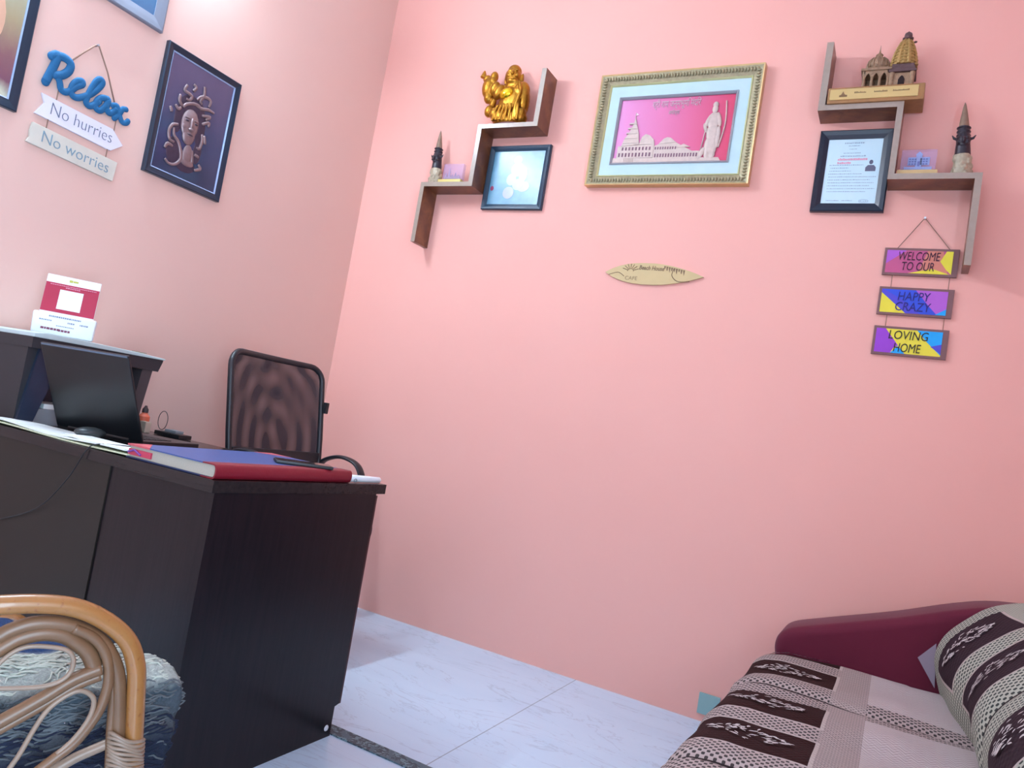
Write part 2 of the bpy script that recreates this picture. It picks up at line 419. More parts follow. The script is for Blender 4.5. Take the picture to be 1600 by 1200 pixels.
for s_ in (-1, 1):
    E3(-1.098 + s_ * 0.020, 2.004, 0.013, 0.0035, 0.022, 0.004); E3(-1.098 + s_ * 0.021, 1.992, 0.010, 0.005, 0.021, 0.004); E3(-1.098 + s_ * 0.022, 1.968, 0.013, 0.012, 0.018, 0.004)
E3(-1.083, 1.86, 0.024, 0.045, 0.012, 0.008); E3(-1.078, 1.832, 0.033, 0.016, 0.012, 0.007)
CURLS = [[[-1.143,2.129],[-1.151,2.104],[-1.133,2.101],[-1.114,2.095],[-1.12,2.077],[-1.137,2.075]],[[-1.115,2.146],[-1.103,2.137],[-1.112,2.118]],[[-1.065,2.16],[-1.06,2.125],[-1.072,2.098],[-1.062,2.087]],[[-1.089,2.093],[-1.069,2.115],[-1.038,2.123],[-1.024,2.112],[-1.03,2.09]],[[-1.094,2.072],[-1.062,2.069],[-1.028,2.079],[-0.998,2.078]],[[-1.052,2.043],[-1.014,2.054],[-1.032,2.034]],[[-1.044,2.009],[-1.016,2.029],[-1.012,2.012]],[[-1.165,2.079],[-1.163,2.053],[-1.146,2.04]],[[-1.178,2.031],[-1.162,2.021],[-1.151,2.032]],[[-1.198,2.016],[-1.187,1.997]],[[-1.149,1.962],[-1.173,1.95],[-1.183,1.922],[-1.173,1.891],[-1.152,1.888]],[[-1.164,1.942],[-1.158,1.916],[-1.134,1.897],[-1.117,1.868],[-1.109,1.835],[-1.127,1.807],[-1.155,1.798],[-1.177,1.81]],[[-1.187,1.85],[-1.178,1.871],[-1.154,1.87]],[[-1.035,1.97],[-1.028,1.942],[-1.035,1.909],[-1.049,1.909]],[[-1.024,1.969],[-1.012,1.937]],[[-1.088,1.88],[-1.08,1.829]],[[-1.066,1.889],[-1.054,1.837]],[[-1.052,1.877],[-1.03,1.874]],[[-1.038,1.815],[-1.013,1.831],[-1.024,1.846]],[[-1.142,2.037],[-1.132,2.053],[-1.108,2.068],[-1.077,2.074],[-1.06,2.063]]]
for c in CURLS:
    p = smooth_path([(0.013, a, b) for a, b in c], 5); k = len(p)
    face.tube(p, [0.0075 * (0.55 + 0.45 * math.sin(PI * (0.15 + 0.8 * i / k))) for i in range(k)], 8, flat=((1, 0, 0), 0.7))
face.build('face_relief', M['bronze'], t, smooth=True)
hm = MB()
for (y, z, ry, rz) in ((-1.10, 2.055, 0.062, 0.045), (-1.15, 1.99, 0.022, 0.06), (-1.045, 1.98, 0.022, 0.07), (-1.145, 1.86, 0.035, 0.055), (-1.04, 1.89, 0.02, 0.05), (-1.085, 1.82, 0.05, 0.03)): hm.ell((0.0105, y, z), (0.0035, ry, rz), seg=20)
hm.build('hair_and_shadow', mat('dark_hair_and_shadow', (66, 52, 70), 0.5, 0.2, var=0.3, vs=50), t, smooth=True)  # dark ellipses: hair, and the shadows round the face put in as colour
hm = MB()
dp = mat('dark_print_lines', (44, 36, 56), 0.6)
for s_ in (-1, 1): MB().ell((0.0245, -1.098 + s_ * 0.021, 1.992), (0.002, 0.008, 0.003), seg=10).build('eye', dp, t, smooth=True)
MB().ell((0.0255, -1.094, 1.9405), (0.002, 0.012, 0.0016), seg=10).build('lips', dp, t, smooth=True)

# picture with a blurred portrait, cut by the photo's left edge
t = thing('framed_picture', 'black-framed close-up portrait cut off by the left edge, left of the blue word sign', 'picture', (0, -1.91, 1.735))
frame_ring(MB(), -2.092, -1.728, 1.738, 2.265, 0.03, 0.02, PL, 0.3).build('frame', M['black_frame'], t)
frame_ring(MB(), -2.062, -1.758, 1.768, 2.235, 0.004, 0.016, PL, 0.2).build('inner_lip', MC['bluish_bevel'], t)
slab(PL, -2.06, -1.76, 1.77, 2.233, 0.002, 0.010).build('picture', gradient_picture('portrait_print', [(0.0, (196, 200, 176)), (0.1, (120, 80, 96)), (0.3, (136, 96, 100)), (0.55, (168, 152, 118)), (0.8, (176, 178, 150)), (1, (120, 160, 180))], axis=2, amount=0.2), t)
f = MB(); f.ell((0.0085, -1.93, 2.0), (0.0035, 0.13, 0.17), seg=28); f.build('portrait_face', mat('portrait_skin', (214, 168, 140), 0.4, var=0.12, vs=14), t, smooth=True)
f = MB(); f.tube(smooth_path([(0.012, -1.93, 1.965), (0.0125, -1.88, 1.973), (0.011, -1.825, 1.968)], 6), 0.004, 8, flat=((1, 0, 0), 0.3)); f.build('portrait_lips', mat('portrait_lips', (140, 80, 84), 0.5), t, smooth=True)

# grey-framed picture above, mostly out of frame
t = thing('framed_picture', 'pale grey framed blue picture cut off by the top edge, above the left wall signs', 'picture', (0, -1.475, 2.26))
frame_ring(MB(), -1.66, -1.29, 2.262, 2.79, 0.045, 0.018, PL, 0.3).build('frame', mat('pale_grey_frame', (118, 124, 138), 0.4), t)
slab(PL, -1.615, -1.335, 2.307, 2.745, 0.002, 0.009).build('picture', gradient_picture('blue_print', [(0, (64, 104, 140)), (0.5, (76, 128, 168)), (1, (120, 160, 190))], axis=2), t)

# ---------------------------------------------------------------- relax sign
t = thing('hanging_sign', 'three-tier hanging sign with blue script word Relax over white and cream boards', 'sign', (0, -1.51, 1.65))
RELAX = [[[-1.658,1.97],[-1.64,1.985],[-1.641,1.962],[-1.649,1.924],[-1.66,1.878]],[[-1.645,1.979],[-1.616,1.987],[-1.593,1.977],[-1.594,1.952],[-1.612,1.927],[-1.633,1.916]],[[-1.629,1.919],[-1.616,1.9],[-1.607,1.879],[-1.592,1.876],[-1.576,1.888],[-1.559,1.912],[-1.541,1.929],[-1.543,1.939],[-1.558,1.933],[-1.572,1.91],[-1.572,1.884],[-1.556,1.875],[-1.534,1.886],[-1.507,1.91],[-1.484,1.943],[-1.473,1.97],[-1.484,1.977],[-1.498,1.958],[-1.512,1.911],[-1.517,1.879],[-1.503,1.869],[-1.484,1.884],[-1.471,1.901]],[[-1.444,1.923],[-1.465,1.917],[-1.48,1.897],[-1.479,1.874],[-1.462,1.871],[-1.446,1.894],[-1.438,1.92],[-1.441,1.893],[-1.429,1.878],[-1.414,1.888],[-1.405,1.905]],[[-1.42,1.91],[-1.405,1.915],[-1.393,1.895],[-1.376,1.87],[-1.359,1.871],[-1.353,1.881]],[[-1.369,1.919],[-1.382,1.913],[-1.392,1.886],[-1.406,1.868]]]
ROPE = [[-1.594,1.986],[-1.56,2.035],[-1.524,2.083],[-1.51,2.088],[-1.462,2.015],[-1.413,1.918]]
ARROW = [[-1.663,1.839],[-1.648,1.811],[-1.672,1.764],[-1.394,1.749],[-1.352,1.785],[-1.401,1.828]]
PLANKW = [[-1.671,1.733],[-1.675,1.702],[-1.672,1.682],[-1.68,1.662],[-1.364,1.644],[-1.361,1.679],[-1.359,1.717]]
m = MB()
for i, s_ in enumerate(RELAX):
    rad = 0.0145 if i < 2 else (0.0118 if i < 4 else 0.0105)
    p = smooth_path([(0.014, a, b) for a, b in s_], 5)
    m.tube(p, rad, 12, flat=((1, 0, 0), 0.32))
    for e in (p[0], p[-1]): m.ell(e, (rad * 0.32, rad, rad), seg=12)
m.build('word_board', M['blue_paint'], t, smooth=True)
shape(PL, ARROW, 0.003, 0.013).build('arrow_board', M['sign_white'], t, bevel=0.001)
shape(PL, PLANKW, 0.003, 0.013).build('plank_board', M['sign_cream'], t, bevel=0.001)
text_mesh('No hurries', 0.062, 0.0012, 'lettering', M['txt_grey'], (0.0137, -1.512, 1.797), (0, 1, -0.03), (0, 0, 1), t, fit=0.225, offset=-0.0012)
text_mesh('No worries', 0.058, 0.0012, 'lettering', M['txt_blue'], (0.0137, -1.512, 1.690), (0, 1, -0.06), (0, 0, 1), t, fit=0.245, offset=-0.0006)
m = MB(); m.tube([(0.012, a, b) for a, b in ROPE], 0.0026, 8); m.build('cord', M['rope'], t, smooth=True)
m = MB()
for a, b0, b1 in ((-1.612, 1.832, 1.875), (-1.395, 1.80, 1.87), (-1.625, 1.728, 1.768), (-1.405, 1.715, 1.755)): MB().tube([(0.010, a, b0), (0.010, a, b1)], 0.0022, 6).build('link_cord', M['rope'], t)
MB().tube([(0, -1.517, 2.086), (0.02, -1.517, 2.088)], 0.0035, 10).build('nail', M['silver'], t)

# ---------------------------------------------------------------- zigzag wall shelves
D = 0.115
def shelf(label, segs, caps, loc):
    t = thing('zigzag_wall_shelf', label, 'shelf', loc, group=None)
    for (x0, x1, z0, z1, kind) in segs:
        MB().box(x0, x1, -D + 0.0006, 0, z0, z1).build(kind, M['walnut'], t)
    m = MB()
    for (x0, x1, z0, z1, kind) in segs: m.box(x0, x1, -D - 0.0012, -D + 0.0006, z0, z1)
    m.build('front_edge_band', M['edge_band'], t)
    return t
shelf('left zigzag wall shelf in dark walnut with pale front edge, carrying the gold statue',
      [(1.031, 1.055, 2.40, 2.658, 'side_panel'), (0.734, 1.055, 2.379, 2.40, 'shelf_board'), (0.734, 0.757, 2.095, 2.379, 'side_panel'), (0.459, 0.734, 2.095, 2.117, 'shelf_board'), (0.459, 0.481, 1.815, 2.095, 'side_panel')], None, (0.757, 0, 1.815))
shelf('right zigzag wall shelf in dark walnut with pale front edge, carrying the temple model',
      [(2.262, 2.286, 2.405, 2.658, 'side_panel'), (2.262, 2.557, 2.384, 2.405, 'shelf_board'), (2.536, 2.557, 2.109, 2.384, 'side_panel'), (2.557, 2.832, 2.109, 2.13, 'shelf_board'), (2.810, 2.832, 1.80, 2.109, 'side_panel')], None, (2.55, 0, 1.80))

# ---------------------------------------------------------------- laughing buddha
t = thing('laughing_figure_statue', 'gold seated laughing figure with a sack, on the upper tier of the left shelf', 'statue', (0.87, -0.06, 2.40))
b = MB(); Y = -0.06
def el(x, z, rx, ry, rz, dy=0.0, rot=0.0): b.ell((x, Y + dy, z), (rx, ry, rz), Matrix.Rotation(R(rot), 3, 'Y'))
el(0.868, 2.425, 0.085, 0.050, 0.028); el(0.83, 2.445, 0.055, 0.040, 0.035, -0.012); el(0.915, 2.442, 0.050, 0.040, 0.035, -0.01)
el(0.868, 2.52, 0.072, 0.046, 0.085); el(0.852, 2.553, 0.048, 0.040, 0.048, -0.010); el(0.905, 2.575, 0.045, 0.036, 0.055, 0.0, 10)
el(0.862, 2.61, 0.05, 0.032, 0.03); el(0.852, 2.655, 0.040, 0.036, 0.042, -0.008); el(0.852, 2.682, 0.034, 0.034, 0.034, 0.0); el(0.858, 2.625, 0.034, 0.03, 0.02, -0.012)
el(0.866, 2.656, 0.007, 0.008, 0.010, -0.043); el(0.847, 2.648, 0.011, 0.008, 0.010, -0.037); el(0.885, 2.648, 0.010, 0.008, 0.010, -0.032); el(0.868, 2.630, 0.015, 0.007, 0.005, -0.038)
el(0.848, 2.672, 0.011, 0.005, 0.003, -0.039); el(0.884, 2.672, 0.010, 0.005, 0.003, -0.034)
el(0.814, 2.645, 0.007, 0.010, 0.030, -0.006); el(0.897, 2.642, 0.008, 0.010, 0.032, 0.004)
el(0.935, 2.53, 0.024, 0.030, 0.075, -0.004, -4); el(0.938, 2.46, 0.022, 0.026, 0.032, -0.016); el(0.79, 2.58, 0.024, 0.024, 0.04, -0.01, 25)
el(0.765, 2.60, 0.022, 0.022, 0.035, -0.012, 20); el(0.745, 2.640, 0.016, 0.016, 0.02, -0.008)
el(0.722, 2.61, 0.036, 0.032, 0.056, 0.0); el(0.730, 2.56, 0.025, 0.024, 0.03); el(0.705, 2.655, 0.022, 0.020, 0.022, 0, 30); el(0.742, 2.665, 0.02, 0.02, 0.028)
el(0.757, 2.515, 0.016, 0.016, 0.05, 0, 12); el(0.752, 2.485, 0.024, 0.022, 0.03, -0.01); el(0.79, 2.47, 0.032, 0.030, 0.034, -0.01)
for i in range(7): b.tube(smooth_path([(0.80 + i * 0.022, -0.106 - 0.004 * math.sin(i), 2.42), (0.805 + i * 0.021, -0.104, 2.46), (0.815 + i * 0.018, -0.10, 2.50)], 4), 0.007, 8)
b.tube(smooth_path([(0.905, -0.09, 2.615), (0.925, -0.1, 2.56), (0.915, -0.105, 2.49), (0.925, -0.1, 2.43)], 4), 0.008, 8)
b.lathe([(0.001, 0), (0.018, 0.005), (0.004, 0.04), (0.001, 0.042)], (0.680, Y, 2.662), 10)
b.build('body', M['gold'], t, smooth=True, remesh=0.0026)
MB().ell((0.850, -0.098, 2.555), (0.036, 0.022, 0.028), Matrix.Rotation(R(-15), 3, 'Y'), 20).build('belly', M['gold_bright'], t, smooth=True)
MB().lathe([(0.082, 0), (0.085, 0.006), (0.078, 0.016), (0.06, 0.02)], (0.87, Y, 2.40), 24).xf(Matrix.Translation((0, Y, 0)) @ Matrix.Diagonal((1, 0.55, 1, 1)) @ Matrix.Translation((0, -Y, 0))).build('plinth', mat('dark_red_plinth', (96, 44, 44), 0.5), t, smooth=40)

# ---------------------------------------------------------------- carved horns
def horn(label, base, tipx, tipz, k=1.0, lean=0.0):
    bx, bz = base; t = thing('carved_horn', label, 'ornament', (bx, -0.06, bz))
    Hh = tipz - bz
    def c(f): return Vector((bx + (tipx - bx) * (f ** (1.3 if lean else 1)), -0.06, bz + Hh * f))
    def seg(f0, f1, n, r0, r1): return [c(f0 + (f1 - f0) * i / n) for i in range(n + 1)], [r0 + (r1 - r0) * i / n for i in range(n + 1)]
    p, r = seg(0.66, 1.0, 10, 0.0165 * k, 0.0016); r = [0.0165 * k * (1 - (i / 10)) ** 0.75 + 0.0012 for i in range(11)]
    MB().tube(p, r, 16).build('tip', M['horn_tip'], t, smooth=True)
    m = MB(); p, r = seg(0.30, 0.68, 8, 0.026 * k, 0.0175 * k); m.tube(p, r, 16)
    o = c(0.48); fy = -0.024 * k
    m.ell(o + Vector((0, -0.006, 0.0)), (0.023 * k, 0.024 * k, 0.032 * k)); m.ell(o + Vector((0, fy - 0.006, -0.004)), (0.005, 0.009, 0.012))
    for s_ in (-1, 1):
        m.ell(o + Vector((s_ * 0.010, fy - 0.001, 0.008)), (0.006, 0.005, 0.004)); m.ell(o + Vector((s_ * 0.013, fy + 0.001, -0.008)), (0.007, 0.006, 0.007))
        m.tube([o + Vector((s_ * 0.018 * k, -0.005, 0.008)), o + Vector((s_ * 0.030 * k, -0.008, 0.010)), o + Vector((s_ * 0.037 * k, -0.008, 0.022))], [0.006, 0.005, 0.002], 8)
    m.ell(o + Vector((0, fy, -0.019)), (0.010, 0.005, 0.004))
    for f in (0.56, 0.61, 0.66): m.tube([c(f) + Vector((0.0205 * k * math.cos(a), 0.0205 * k * math.sin(a), 0)) for a in [2 * PI * i / 16 for i in range(16)]], 0.003, 6, closed=True)
    m.build('carved_face', M['horn_dark'], t, smooth=True, remesh=0.0022)
    m = MB(); p, r = seg(0.0, 0.32, 6, 0.034 * k, 0.024 * k); m.tube(p, r, 16)
    rnd = random.Random(3)
    for i in range(46):
        f = rnd.random() * 0.3; a = rnd.random() * 2 * PI; rr = (0.034 - 0.010 * f / 0.32) * k
        m.ell(c(f) + Vector((rr * math.cos(a), rr * math.sin(a), 0)), (0.006 * k, 0.006 * k, 0.009 * k), seg=8)
    m.build('carved_base', M['horn_base'], t, smooth=True, remesh=0.0025)
    return t
horn('slim dark carved horn on the lower tier of the left shelf', (0.502, 2.117), 0.481, 2.405, 0.98)
horn('pale-based carved horn with dark face on the lower tier of the right shelf', (2.770, 2.13), 2.752, 2.413, 1.0)

# ---------------------------------------------------------------- little stands on lower tiers
def acrylic():
    t = NT('clear_acrylic'); tr = t.n('ShaderNodeBsdfTransparent'); mx = t.n('ShaderNodeMixShader', ins={0: 0.38})
    t.b.inputs['Base Color'].default_value = lin((206, 168, 206)); t.b.inputs['Roughness'].default_value = 0.25
    t.link(tr.outputs[0], mx.inputs[1]); t.link(t.b.outputs[0], mx.inputs[2]); t.link(mx.outputs[0], t.out.inputs[0]); return t.m
M['acrylic'] = acrylic()
def stand(label, x0, x1, z0, h, wood, glass, pr, prd, cm):
    t = thing('acrylic_block_stand', label, 'ornament', ((x0 + x1) / 2, -0.06, z0))
    MB().box(x0, x1, -0.100, -0.035, z0, z0 + 0.020, bev=0.002).build('wooden_base', wood, t)
    MB().box(x0 + 0.008, x1 - 0.008, -0.078, -0.058, z0 + 0.020, z0 + 0.020 + h, bev=0.001).build('acrylic_block', glass, t)
    m = MB(); a, bb = x0 + 0.02, x1 - 0.02; L = bb - a; zz = z0 + 0.028
    m.box(a, bb, -0.0805, -0.0787, zz, zz + 0.010)
    if cm == 'block':
        m.box(a + L * .12, bb - L * .10, -0.0805, -0.0787, zz + 0.016, zz + 0.046); m.box(a + L * .4, a + L * .62, -0.0815, -0.0805, zz + 0.008, zz + 0.056)
        m.prism([(a + L * .38, zz + 0.056), (a + L * .64, zz + 0.056), (a + L * .51, zz + 0.068)], (0, -0.0787, 0), (1, 0, 0), (0, 0, 1), (0, -1, 0), 0.002)
    else:
        for i, hh in enumerate((0.03, 0.055, 0.024, 0.034, 0.022)): m.prism([(a + L * i / 5, zz), (a + L * (i + 1) / 5, zz), (a + L * (i + .75) / 5, zz + hh * .7), (a + L * (i + .5) / 5, zz + hh), (a + L * (i + .25) / 5, zz + hh * .7)], (0, -0.0787, 0), (1, 0, 0), (0, 0, 1), (0, -1, 0), 0.0022)
    m.build('etched_building', pr, t)
    if cm == 'block':
        m = MB()
        for i in range(7):
            for j in range(3):
                if i == 3: continue
                m.box(a + L * (.16 + i * .1), a + L * (.16 + i * .1) + 0.006, -0.0815, -0.0803, zz + 0.018 + j * 0.009, zz + 0.023 + j * 0.009)
        m.box(a + L * .47, a + L * .55, -0.0825, -0.0813, zz + 0.012, zz + 0.030)
        m.build('etched_window_row', prd, t)
    return t
stand('tiny clear block with etched spires on a yellow wooden base, left shelf lower tier', 0.545, 0.676, 2.117, 0.085, mat('yellow_stand_wood', (216, 196, 112), 0.35), M['acrylic'], mat('etched_grey', (150, 128, 156), 0.5), None, 'spire')  # the base wood is yellow by its own colour
stand('clear lilac block with blue building print on a tan base, right shelf lower tier', 2.563, 2.693, 2.13, 0.084, mat('tan_stand_wood', (200, 172, 120), 0.4), M['acrylic'], mat('etched_blue', (142, 158, 204), 0.5), mat('etched_dark_blue', (96, 104, 160), 0.5), 'block')

# ---------------------------------------------------------------- temple model
t = thing('temple_model', 'carved temple model with dome and spire on a plaqued base, right shelf top tier', 'ornament', (2.45, -0.07, 2.405))
zt = 2.466
MB().box(2.292, 2.618, -0.125, -0.012, 2.405, zt, bev=0.003).build('base', M['base_wood'], t)
MB().box(2.300, 2.598, -0.1275, -0.125, 2.4175, 2.4585).build('plaque', M['plaque'], t)
# marks on the plaque: a small temple silhouette and three words worn past reading
m = MB(); q = lambda pts: m.prism(pts, (0, -0.1275, 0), (1, 0, 0), (0, 0, 1), (0, -1, 0), 0.0007)
q([(2.333, 2.428), (2.361, 2.428), (2.361, 2.434), (2.353, 2.436), (2.349, 2.442), (2.346, 2.450), (2.342, 2.441), (2.339, 2.436), (2.333, 2.434)])
rnd = random.Random(5)
for x0, n in ((2.385, 9), (2.452, 10), (2.515, 12)):
    for i in range(n): q([(x0 + i * .0046, 2.4395), (x0 + i * .0046 + .0030, 2.4395), (x0 + i * .0046 + .0030, 2.4425 + rnd.random() * .004), (x0 + i * .0046, 2.4425 + rnd.random() * .004)])
m.build('plaque_lettering', M['ink'], t)
# pillared hall: open arcade with columns, roof slab and ribbed dome
hx0, hx1, hy0, hy1 = 2.402, 2.496, -0.108, -0.030
m = MB(); m.box(hx0, hx1, hy0, hy1, zt, zt + 0.006)
cols = []
for i in range(4):
    for y in (hy0 + 0.006, hy1 - 0.006): cols.append((hx0 + 0.006 + i * (hx1 - hx0 - 0.012) / 3, y))
for x, y in cols: m.lathe([(0.0065, 0), (0.0055, 0.008), (0.0045, 0.03), (0.0065, 0.045), (0.0075, 0.05)], (x, y, zt + 0.006), 10)
for i in range(3):
    xa = hx0 + 0.006 + i * (hx1 - hx0 - 0.012) / 3; xb = xa + (hx1 - hx0 - 0.012) / 3; n = 8
    pts = [(xa, zt + 0.068), (xa, zt + 0.046)] + [(xa + (xb - xa) * (0.18 + 0.64 * j / n), zt + 0.044 + 0.014 * math.sin(PI * j / n)) for j in range(n + 1)] + [(xb, zt + 0.046), (xb, zt + 0.068)]
    m.prism(pts, (0, hy0, 0), (1, 0, 0), (0, 0, 1), (0, 1, 0), 0.010)
for i in range(2): m.box(hx0 + (hx1 - hx0 - 0.009) * i, hx0 + 0.009 + (hx1 - hx0 - 0.009) * i, hy0, hy1, zt + 0.048, zt + 0.068)
m.box(hx0, hx1, hy1 - 0.005, hy1, zt, zt + 0.068)
m.build('pillared_hall', M['temple'], t)
m = MB(); m.box(hx0 - 0.006, hx1 + 0.004, hy0 - 0.006, hy1 + 0.004, zt + 0.068, zt + 0.077, bev=0.002); m.box(hx0 + 0.010, hx1 - 0.010, hy0 + 0.008, hy1 - 0.008, zt + 0.077, zt + 0.086, bev=0.002)
dc = ((hx0 + hx1) / 2, -0.07, zt + 0.086)
m.lathe([(0.030, 0), (0.036, 0.008), (0.038, 0.018), (0.034, 0.032), (0.024, 0.043), (0.012, 0.050), (0.010, 0.056), (0.013, 0.061), (0.004, 0.070), (0.0015, 0.085), (0.0006, 0.1)], dc, 24)
for i in range(16):
    a = 2 * PI * i / 16; m.tube([(dc[0] + r_i * math.cos(a), dc[1] + r_i * math.sin(a), dc[2] + z_i) for r_i, z_i in ((0.037, 0.006), (0.0395, 0.018), (0.0355, 0.032), (0.025, 0.043))], 0.0028, 6)
m.build('ribbed_dome', M['temple'], t, smooth=35)
# tall shrine
sx, sy = 2.536, -0.068
m = MB(); m.box(sx - 0.034, sx + 0.034, sy - 0.036, sy + 0.036, zt, zt + 0.056, bev=0.003)
for dx in (-0.034, 0.034): m.lathe([(0.009, 0), (0.008, 0.02), (0.010, 0.056)], (sx + dx, sy - 0.034, zt), 10)
m.build('shrine_wall', M['temple'], t)
m = MB(); m.prism([(sx - 0.011, zt + 0.002), (sx + 0.011, zt + 0.002), (sx + 0.011, zt + 0.028), (sx + 0.006, zt + 0.038), (sx, zt + 0.044), (sx - 0.006, zt + 0.038), (sx - 0.011, zt + 0.028)], (0, sy - 0.0362, 0), (1, 0, 0), (0, 0, 1), (0, -1, 0), 0.002); m.build('doorway', M['opening'], t)
m = MB(); m.box(sx - 0.046, sx + 0.046, sy - 0.046, sy + 0.044, zt + 0.056, zt + 0.066, bev=0.003); m.box(sx - 0.041, sx + 0.041, sy - 0.042, sy + 0.04, zt + 0.066, zt + 0.078, bev=0.003); m.box(sx - 0.037, sx + 0.037, sy - 0.038, sy + 0.036, zt + 0.078, zt + 0.09, bev=0.003)
m.build('cornice', M['temple_dark'], t)
m = MB(); prof = [(0.046, 0), (0.044, 0.02), (0.038, 0.05), (0.030, 0.075), (0.020, 0.098), (0.013, 0.108)]
for z0, z1 in zip(prof, prof[1:]): pass
m.lathe(prof, (sx, sy, zt + 0.09), 8)
for k in range(8):
    a = 2 * PI * (k + 0.5) / 8
    m.tube([(sx + r_i * 0.93 * math.cos(a), sy + r_i * 0.93 * math.sin(a), zt + 0.09 + z_i) for r_i, z_i in prof], [0.008, 0.008, 0.007, 0.006, 0.005, 0.004], 6)
for z_i, r_i in ((0.012, 0.046), (0.026, 0.044), (0.040, 0.041), (0.054, 0.038), (0.068, 0.033), (0.082, 0.028), (0.094, 0.022)):
    m.tube([(sx + r_i * math.cos(2 * PI * i / 16), sy + r_i * math.sin(2 * PI * i / 16), zt + 0.09 + z_i) for i in range(16)], 0.0024, 6, closed=True)
m.build('spire', M['temple_gold'], t, smooth=35)
m = MB(); m.lathe([(0.012, 0), (0.018, 0.004), (0.019, 0.009), (0.012, 0.014), (0.014, 0.020), (0.012, 0.028), (0.004, 0.034), (0.001, 0.038)], (sx + 0.002, sy, zt + 0.197), 16)
m.tube([(sx + 0.012, sy, zt + 0.186), (sx + 0.030, sy - 0.004, zt + 0.188)], 0.003, 6); m.ell((sx + 0.029, sy - 0.004, zt + 0.188), (0.006, 0.004, 0.004), seg=8)
m.build('finial', M['temple_dark'], t, smooth=40)

# ---------------------------------------------------------------- framed glossy print by the left shelf
def glass(name='picture_glass', rough=0.03, w=0.35):
    t = NT(name); tr = t.n('ShaderNodeBsdfTransparent'); mx = t.n('ShaderNodeMixShader', ins={0: w}); g = t.n('ShaderNodeBsdfGlossy', ins={'Roughness': rough, 'Color': (0.9, 0.95, 1, 1)})
    t.link(tr.outputs[0], mx.inputs[1]); t.link(g.outputs[0], mx.inputs[2]); t.link(mx.outputs[0], t.out.inputs[0]); return t.m
def silky(name, a, b, rough=0.35):
    t = NT(name); t.base(t.mix(t.noise(6, 4, t.coord('Generated')), lin(a), lin(b))); t.b.inputs['Roughness'].default_value = rough; t.b.inputs['Specular IOR Level'].default_value = 0.5
    t.b.inputs['Coat Weight'].default_value = 0.35; t.b.inputs['Coat Roughness'].default_value = 0.2; return t.m
t = thing('framed_picture', 'small black-framed glossy pale blue print tucked under the left shelf', 'picture', (0.93, 0, 2.02))
m = frame_ring(MB(), 0.765, 1.092, 2.016, 2.332, 0.026, 0.02, PF, 0.3); m.build('frame', mat('teal_black_frame', (16, 52, 74), 0.3), t)
slab(PF, 0.791, 1.066, 2.042, 2.306, 0.002, 0.011).build('picture', silky('glossy_blue_print', (66, 124, 158), (110, 166, 190)), t)
m = MB()
for q_, (x, z, a, c) in enumerate(((0.925, 2.262, .022, .022), (0.93, 2.215, .034, .036), (0.905, 2.165, .026, .03), (0.965, 2.19, .022, .04), (0.975, 2.13, .034, .026), (0.90, 2.10, .03, .03), (0.945, 2.14, .03, .028))):
    m.prism([(x + a * math.cos(k * PI / 8), z + c * math.sin(k * PI / 8)) for k in range(16)], (0, -0.0108, 0), (1, 0, 0), (0, 0, 1), (0, -1, 0), 0.0005 + 0.00015 * q_)
m.build('printed_figures', silky('pale_pink_figures', (150, 158, 184), (176, 176, 198)), t)
m = MB().ell((0.806, -0.0112, 2.122), (0.010, 0.0012, 0.012), seg=12); m.build('red_spot', mat('red_spot_print', (150, 50, 90), 0.5), t, smooth=True)

# ---------------------------------------------------------------- framed certificate by the right shelf
t = thing('framed_certificate', 'black-framed white certificate with a small portrait photo, under the right shelf', 'certificate', (2.40, 0, 2.02))
frame_ring(MB(), 2.272, 2.533, 2.020, 2.345, 0.034, 0.024, PF, 0.45).build('frame', mat('blue_black_frame', (20, 34, 52), 0.28), t)
slab(PF, 2.306, 2.499, 2.054, 2.311, 0.002, 0.011).build('paper', silky('certificate_paper', (196, 226, 236), (206, 232, 240), 0.5), t)
# lines of print: too small to read in the photo, kept as broken strokes of the same length
def strokes(m, x0, x1, z, hgt, rnd, d=0.0112, gap=0.0018):
    x = x0
    while x < x1:
        wd = rnd.uniform(0.0022, 0.0065)
        m.box(x, min(x + wd, x1), -d - 0.0006, -d, z, z + hgt * rnd.uniform(0.7, 1.1)); x += wd + gap * rnd.uniform(0.6, 1.6)
rnd = random.Random(11); m = MB()
strokes(m, 2.365, 2.435, 2.293, 0.0055, rnd)
strokes(m, 2.38, 2.42, 2.283, 0.003, rnd); strokes(m, 2.385, 2.41, 2.270, 0.003, rnd); strokes(m, 2.365, 2.425, 2.254, 0.0035, rnd); strokes(m, 2.355, 2.445, 2.241, 0.0045, rnd)
for i, (a, c) in enumerate(((2.32, 2.44), (2.325, 2.39), (2.322, 2.40), (2.32, 2.44), (2.322, 2.49), (2.32, 2.47), (2.322, 2.485), (2.32, 2.47), (2.322, 2.49), (2.322, 2.46))):
    strokes(m, a, c, 2.206 - i * 0.0118, 0.0028, rnd)
strokes(m, 2.325, 2.37, 2.064, 0.003, rnd); strokes(m, 2.38, 2.42, 2.064, 0.003, rnd)
m.build('printed_lines', mat('faint_print_ink', (146, 168, 188), 0.7), t)
m = MB(); strokes(m, 2.347, 2.452, 2.226, 0.0085, rnd, gap=0.001); strokes(m, 2.347, 2.395, 2.212, 0.0085, rnd, gap=0.001); m.build('red_heading', mat('faded_red_ink', (226, 160, 180), 0.7), t)
m = MB(); m.prism([(2.449, 2.182), (2.485, 2.182), (2.485, 2.197), (2.477, 2.206), (2.457, 2.206), (2.449, 2.197)], (0, -0.0112, 0), (1, 0, 0), (0, 0, 1), (0, -1, 0), 0.0006); m.ell((2.467, -0.0114, 2.218), (0.007, 0.0008, 0.009), seg=12); m.build('portrait_photo', mat('portrait_print_grey', (96, 96, 118), 0.6), t)
